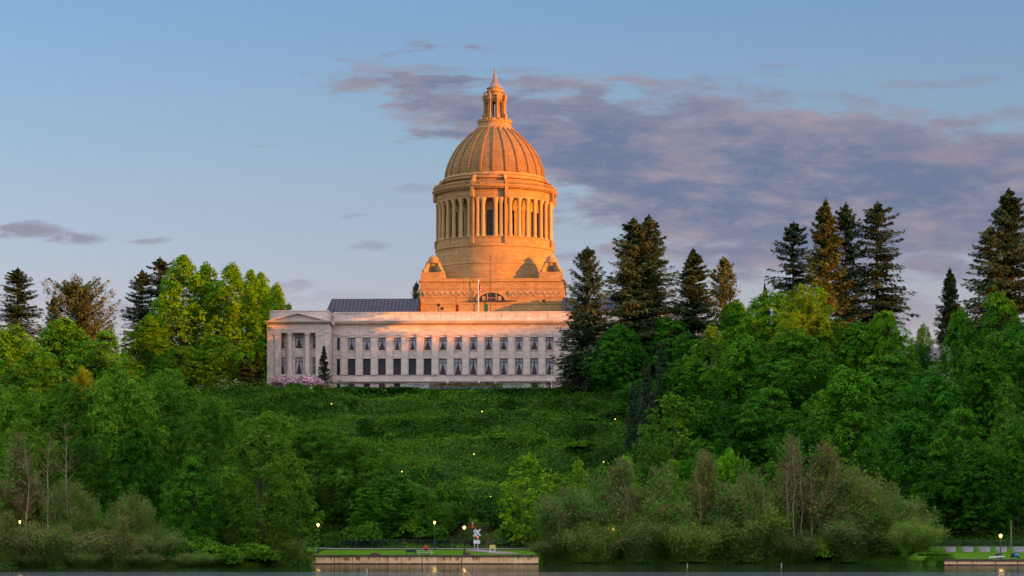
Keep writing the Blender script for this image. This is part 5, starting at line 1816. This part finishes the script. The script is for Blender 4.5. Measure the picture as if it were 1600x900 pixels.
D = next(d for d in range(447, 480) if HOR - (tz(at(738.5, d), d) - CAMZ) * F / d < 825.5)
x = at(738.5, D); o = empty('traffic_cone', (x, D, tz(x, D)))
o.scale = (1.25, 1.25, 1.25)
tag(o, 'orange traffic cone with a white collar on the path above the crossing signs', 'traffic cone')
m = MB(); m.box(-.3, .3, -.3, .3, 0, .06); m.lathe([(.24, .06), (.15, .6)], 14); m.lathe([(.11, .82), (.05, 1.1), (.01, 1.12)], 14); m.build('body', M['orange'], o)
m = MB(); m.lathe([(.152, .6), (.112, .82)], 14); m.build('collar', M['white'], o)
o = empty('sandwich_board', (at(769.5, 430), 430, tz(at(769.5, 430), 430)), radians(10)); tag(o, 'small yellow board on a white folding stand beside the gravel path', 'sign')
m = MB()
for s in (-1, 1):
    m.tube([(s * .45, -.35, 0), (s * .42, 0, 1.25)], .045, 6); m.tube([(s * .45, .35, 0), (s * .42, 0, 1.25)], .045, 6)
m.box(-.5, .5, -.3, -.25, .22, .32); m.build('stand', M['white'], o)
m = MB(); m.box(-.5, .5, -.2, -.12, .65, 1.35); m.build('board', M['yellow'], o)

# ------------------------------------------------------------------ picnic table
D = 419; x = at(664, D); g = tz(x, D)
o = empty('picnic_table', (x, D, g), radians(4)); tag(o, 'weathered grey picnic table on the lawn above the seawall', 'picnic table')
PT = (x, D, g)
m = MB()
for k in range(5): m.box(-1.5, 1.5, -.4 + k * .165, -.255 + k * .165, .72, .76)
m.build('tabletop', M['wood'], o)
for s in (-1, 1):
    m = MB()
    for k in range(2): m.box(-1.5, 1.5, s * .78 - .15 + k * .16, s * .78 - .005 + k * .16, .43, .47)
    m.build('seat', M['wood'], o)
for s in (-1, 1):
    m = MB()
    m.tube([(s * 1.1, -.78, 0), (s * 1.1, -.2, .72)], .05, 5); m.tube([(s * 1.1, .78, 0), (s * 1.1, .2, .72)], .05, 5); m.box(s * 1.1 - .04, s * 1.1 + .04, -.85, .9, .37, .42)
    m.build('leg', M['wood'], o)
o = empty('park_bench', (at(642, 420), 420, tz(at(642, 420), 420)), 0)
tag(o, 'low dark bench beside the left end of the picnic table', 'bench')
m = MB(); m.box(-.9, .9, -.22, .22, .42, .48); m.build('seat', M['dark'], o)
m = MB(); m.box(-.9, .9, .2, .26, .5, .85); m.build('backrest', M['dark'], o)
for s in (-.75, .75):
    m = MB(); m.box(s - .04, s + .04, -.2, .2, 0, .42); m.build('leg', M['dark'], o)


# ------------------------------------------------------------------ people
def skin_mesh(name, pts, edges, rad, mat, parent, sub=2):
    me = bpy.data.meshes.new(name)
    me.from_pydata(pts, edges, []); me.materials.append(mat)
    o = mesh_obj(name, me, parent)
    md = o.modifiers.new('skin', 'SKIN'); md.use_smooth_shade = True
    lay = me.skin_vertices[0] if me.skin_vertices else None
    if lay is None:
        return o
    for i, r in enumerate(rad):
        lay.data[i].radius = (r, r) if not isinstance(r, tuple) else r
        lay.data[i].use_root = (i == 0)
    s = o.modifiers.new('sub', 'SUBSURF'); s.levels = sub; s.render_levels = sub
    return o


def ensure_skin(me):
    # the skin layer only appears through the data API in bmesh
    import bmesh
    bm = bmesh.new(); bm.from_mesh(me); bm.verts.layers.skin.verify(); bm.to_mesh(me); bm.free()


def skinned(name, pts, edges, rad, mat, parent, sub=2):
    me = bpy.data.meshes.new(name)
    me.from_pydata(pts, edges, []); ensure_skin(me); me.materials.append(mat)
    lay = me.skin_vertices[0]
    for i, r in enumerate(rad):
        lay.data[i].radius = (r, r) if not isinstance(r, tuple) else r
        lay.data[i].use_root = (i == 0)
    o = mesh_obj(name, me, parent)
    md = o.modifiers.new('skin', 'SKIN'); md.use_smooth_shade = True
    s = o.modifiers.new('sub', 'SUBSURF'); s.levels = sub; s.render_levels = sub
    return o


def person(loc, rz, label, top, legs, hat=None, seat=.46, lean=.0, knee=.42, foot=.0):
    """a seated figure facing local -Y"""
    o = empty('person', loc, rz); tag(o, label, 'person')
    S = seat + .09
    ly = lean
    J = {'pel': (0, .02, S), 'bel': (0, .03 - ly * .3, S + .16), 'che': (0, .02 - ly * .8, S + .36), 'nk': (0, 0 - ly, S + .52), 'nk2': (0, -.01 - ly, S + .58),
         'hd': (0, -.02 - ly, S + .66), 'ht': (0, -.02 - ly, S + .76)}
    pts = [J[k] for k in ('pel', 'bel', 'che', 'nk', 'nk2', 'hd', 'ht')]
    rad = [(.15, .11), (.13, .10), (.16, .11), .055, .05, (.075, .09), .065]
    ed = [(0, 1), (1, 2), (2, 3), (3, 4), (4, 5), (5, 6)]
    for s in (-1, 1):
        b = len(pts)
        pts += [(s * .18, 0 - ly * .9, S + .44), (s * .24, -.08 - ly * .8, S + .20), (s * .15, -.33 - ly * .5, S + .20), (s * .10, -.40 - ly * .5, S + .20)]
        rad += [.065, .05, .04, .028]
        ed += [(2, b), (b, b + 1), (b + 1, b + 2), (b + 2, b + 3)]
        # hand: four fingers and a thumb
        h = pts[b + 3]
        for k in range(4):
            q = len(pts); pts.append((h[0] + (k - 1.5) * .02, h[1] - .06 - .01 * (k in (1, 2)), h[2] - .01)); rad.append(.010); ed.append((b + 3, q))
            pts.append((h[0] + (k - 1.5) * .02, h[1] - .085 - .012 * (k in (1, 2)), h[2] - .035)); rad.append(.008); ed.append((q, q + 1))
        q = len(pts); pts.append((h[0] - s * .045, h[1] - .03, h[2] - .01)); rad.append(.011); ed.append((b + 3, q))
        b = len(pts)
        pts += [(s * .09, -.02, S - .01), (s * .11, -knee, S + .0), (s * .11, -knee - .02, .10 + foot), (s * .11, -knee - .18, .045 + foot)]
        rad += [.095, .068, .048, .04]
        ed += [(0, b), (b, b + 1), (b + 1, b + 2), (b + 2, b + 3)]
    skinned('body', pts, ed, rad, M['skin'], o, 1)
    # jacket with sleeves
    jp = [(0, .02, S - .02), J['bel'], J['che'], (0, 0 - ly, S + .50)]
    jr = [(.36, .32), (.33, .27), (.34, .27), (.16, .15)]
    je = [(0, 1), (1, 2), (2, 3)]
    for s in (-1, 1):
        b = len(jp)
        jp += [(s * .19, 0 - ly * .9, S + .44), (s * .25, -.08 - ly * .8, S + .20), (s * .16, -.31 - ly * .5, S + .20)]
        jr += [.15, .13, .10]; je += [(2, b), (b, b + 1), (b + 1, b + 2)]
    skinned('jacket', jp, je, jr, top, o, 1)
    tp = [(0, .02, S)]; tr_ = [(.165, .125)]; te = []
    for s in (-1, 1):
        b = len(tp)
        tp += [(s * .09, -.02, S - .005), (s * .11, -knee, S + .005), (s * .11, -knee - .02, .12 + foot)]
        tr_ += [.11, .085, .065]; te += [(0, b), (b, b + 1), (b + 1, b + 2)]
    skinned('trousers', tp, te, tr_, legs, o, 1)
    hd = J['hd']
    m = MB(); m.lathe([(.098 * cos(a), .105 * sin(a)) for a in np.linspace(-.15, 1.5, 7)], 14, hd[0], hd[1] + .015, hd[2] + .035)
    m.build('cap' if hat else 'hair', hat or M['hair'], o, smooth=True)
    m = MB(); y0 = hd[1] - .10
    m.lathe([(.02, -.02), (.012, .025)], 6, 0, y0 + .005, hd[2]); m.build('nose', M['skin'], o)
    for s in (-1, 1):
        m = MB(); m.lathe([(.011, -.008), (.011, .008)], 6, s * .032, y0 + .012, hd[2] + .02); m.build('eye', M['black'], o)
    return o


# on the table top with the feet on the bench, looking over the lake
x, D, g = PT
red_person = person((x + .15, D - .22, g), radians(8), 'person in a bright red jacket sitting up on the picnic table', M['red'], M['navy'], M['red'], seat=.76, lean=.08, foot=.47)
red_person.scale = (1.12, 1.12, 1.12)


def folding_chair(loc, rz, mat, label):
    o = empty('folding_chair', loc, rz); tag(o, label, 'chair')
    m = MB(); m.box(-.27, .27, -.24, .24, .40, .43); m.build('seat', mat, o)
    m = MB(); m.hexa([(-.27, .22, .43), (.27, .22, .43), (.27, .25, .43), (-.27, .25, .43), (-.27, .40, .98), (.27, .40, .98), (.27, .43, .98), (-.27, .43, .98)]); m.build('backrest', mat, o)
    for s in (-1, 1):
        m = MB(); m.tube([(s * .28, -.26, 0), (s * .28, .24, .44), (s * .28, .42, 1.0)], .015, 5); m.build('leg', M['dark'], o)
        m = MB(); m.tube([(s * .28, .26, 0), (s * .28, -.24, .42), (s * .28, -.22, .62)], .015, 5); m.build('leg', M['dark'], o)
    return o


for px, D, rz, ch, tp, lg, l1, l2 in (
        (1559.5, 401.5, 12, M['navy'], M['navy'], M['navy'], 'dark blue folding chair in front of the green lamp post', 'person in dark blue sitting below the green lamp post'),
        (1582, 402.5, -35, M['black'], M['black'], M['black'], 'black folding chair left of the bright blue one', 'person in black sitting beside the bright blue chair'),
        (1589, 401.5, 40, M['blue'], M['blue'], M['navy'], 'bright blue folding chair at the right edge of the lawn', 'person in a bright blue top sitting low in the bright blue chair')):
    x = at(px, D); g = tz(x, D) + .02
    folding_chair((x, D, g), radians(rz), ch, l1)
    person((x, D, g), radians(rz), l2, tp, lg, None, seat=.43, lean=-.03, knee=.40)

# ------------------------------------------------------------------ concrete blocks and chain-link fence on the right
BL = ('leftmost grey concrete block behind the right lawn', 'second grey concrete block from the left behind the right lawn', 'middle grey concrete block of the row of five',
      'grey concrete block just behind the green lamp post', 'rightmost grey concrete block at the edge of the view')
for i, px in enumerate((1485, 1512, 1538.5, 1564.5, 1591)):
    D = 424; x = at(px, D); g = tz(x, D)
    m = MB(); c = .04
    m.prism_x([(-.4, 0), (.4, 0), (.4, .82 - c), (.4 - c, .82), (-.4 + c, .82), (-.4, .82 - c)], -.92, .92)
    m.box(-.1, .1, -.08, .08, .82, .9); m.box(-.921, -.919, -.05, .05, 0, .82)
    o = m.build('concrete_block', M['concrete'], None, loc=(x, D, g), rz=radians((-2, 3, 1, -1, 2)[i]))
    o.scale.z = 1.05
    tag(o, BL[i], 'concrete block', 'concrete blocks behind the right lawn')


def fence_mat():
    m, p = new_mat('chain link wire')
    p.inputs['Base Color'].default_value = (.05, .075, .065, 1); p.inputs['Roughness'].default_value = .5
    return m


M['wire'] = fence_mat()


def chainlink(xa, xb, y, h, label):
    o = empty('chain_link_fence', (0, 0, 0)); tag(o, label, 'fence')
    w = MB(); x = xa; st = .42
    def zb(x_): return tz(x_, y)
    n = int((xb - xa) / st)
    r = .012
    for i in range(n):                                  # woven diagonals
        x0 = xa + i * st; x1 = x0 + h
        if x1 > xb: break
        for a, b in ((x0, x1), (x1, x0)):
            za, zb_ = zb(a), zb(b) + h
            w.add([(a - r, y, za), (a + r, y, za), (b + r, y, zb_), (b - r, y, zb_)], [(0, 1, 2, 3)])
    w.build('wire_mesh', M['wire'], o)
    t = MB(); xs_ = np.arange(xa, xb + .1, 3.0)
    t.tube([(float(v), y + .03, zb(v) + h) for v in xs_], .03, 5); t.build('top_rail', M['green_metal'], o)
    for v in xs_:
        q = MB(); q.lathe([(.045, 0), (.045, h + .05), (.07, h + .06), (.01, h + .14)], 6)
        q.build('post', M['green_metal'], o, loc=(float(v), y + .09, zb(v)))
    return o


chainlink(at(1470, 428), 128, 428.0, 1.75, 'green chain link fence behind the concrete blocks')
chainlink(-32, 6, 444.8, 1.7, 'dark chain link fence at the back of the middle lawn')

# channel stakes in the water
for px, py, lb in ((573.5, 893, 'thin white stake in the water before the left half of the seawall'), (1074, 884, 'thin pale stake by the middle of the right shore brush'), (1221, 884, 'thin pale stake below the bare white stems'),
                   (1461, 880, 'thin pale stake beside the left end of the right seawall')):
    D = CAMZ * F / (py + 2 - HOR); x = at(px, D)
    m = MB(); m.lathe([(.06, -1.2), (.05, .55), (.01, .58)], 8)
    tag(m.build('stake', M['white'], None, loc=(x, D, 0)), lb, 'stake')

# dead leaning stems at the left waterline
for px, py, D, L, lean_, lb in ((75, 868, 377, 13, 62, 'long pale dead stem leaning right over the left waterline'), (82, 872, 376.5, 10, 48, 'shorter pale dead stem leaning right beside the long one'),
                                (20, 880, 376, 7, -30, 'grey dead branch leaning left at the far left bank')):
    x = at(px, D); a = radians(lean_)
    m = MB(); m.tube([(0, 0, -.4), (sin(a) * L * .35, 0, cos(a) * L * .45), (sin(a) * L * .75, .2, cos(a) * L * .75), (sin(a) * L * 1.05, .3, cos(a) * L * .85)], [.13, .10, .07, .02], 6)
    m.tube([(sin(a) * L * .35, 0, cos(a) * L * .45), (sin(a) * L * .5, .1, cos(a) * L * .8)], [.06, .02], 5)
    tag(m.build('dead_stem', M['pale_bark'], None, loc=(x, D, tz(x, D))), lb, 'dead branch')

# birches: pale stems standing in the thickets
def pale_stem(px, D, ytop, label, kind='alder_stem'):
    x = at(px, D); g = tz(x, D); H = zat(ytop, D) - g
    rs = random.Random(px)
    o = empty('bare_tree', (x, D, g)); tag(o, label, 'bare tree')
    m = MB(); pts = [(0, 0, -.3)]; rr_ = [.15]
    for k in range(1, 7): pts.append((rs.uniform(-.25, .25) * k * .5, rs.uniform(-.2, .2) * k * .3, H * k / 6)); rr_.append(.14 * (1 - k / 6.6))
    m.tube(pts, rr_, 6); m.build('trunk', flat('birch bark', (.24, .21, .17), .8, 0, .3, 3), o)
    b = MB()
    for k in range(34):
        t = rs.uniform(.35, .98); i = int(t * 6); f = t * 6 - i
        p = Vector(pts[i]).lerp(Vector(pts[min(i + 1, 6)]), f)
        a = rs.uniform(0, 2 * pi); l = H * .16 * (1.15 - t) + .5
        e = p + Vector((cos(a) * l, sin(a) * l, l * rs.uniform(.5, 1.1)))
        b.tube([tuple(p), tuple(p.lerp(e, .5) + Vector((0, 0, .1))), tuple(e)], [.035, .025, .01], 4)
        for _ in range(3):
            q = p.lerp(e, rs.uniform(.3, .9)); d = Vector((rs.uniform(-1, 1), rs.uniform(-1, 1), rs.uniform(.3, 1.2))) * l * .35
            b.tube([tuple(q), tuple(q + d)], [.018, .008], 3)
    b.build('branches', M['twig'], o)


for px, D, yt, lb in ((1231, 434.5, 704, 'tall pale bare stem, leftmost of the three in the right thickets'), (1241, 434, 700, 'tall pale bare stem, middle of the three in the right thickets'), (1252, 434.8, 712, 'pale bare stem, rightmost of the three close ones in the right thickets'),
                      (1268, 434.5, 740, 'short pale bare stem right of the three close ones'), (1303, 434, 716, 'thin bare stem in front of the tall brown thicket'), (978, 434, 748, 'thin bare stem in the leftmost brown thicket'), (1092, 434, 735, 'thin leaning bare stem in the middle brown thicket'),
                      (76, 381, 672, 'pale bare stem in the left thickets, left of its pair'), (105, 382, 660, 'pale bare stem in the left thickets, right of its pair'), (42, 381, 690, 'thin bare stem at the far left thicket'), (1190, 434, 730, 'grey bare stem beside the small lit lamp')):
    pale_stem(px, D, yt, lb)

# reddish flowers on the forecourt planter
rs = R(12); n = 1600
P = np.stack([rs.uniform(-9.3, 9.3, n), rs.uniform(-.5, .5, n), 2.65 + rs.rand(n) * .7 * (.4 + fbm(rs.rand(n) * 9, rs.rand(n), 2))], 1)
o = mesh_obj('planter_flowers', leaf_mesh('planter_flowers', leaf_quads(P, unit(rs.normal(size=(n, 3))), .16, .1, rs), rs.rand(n), LM['brush']), PLANTER)
o.color = (1.6, .45, .5, 1)
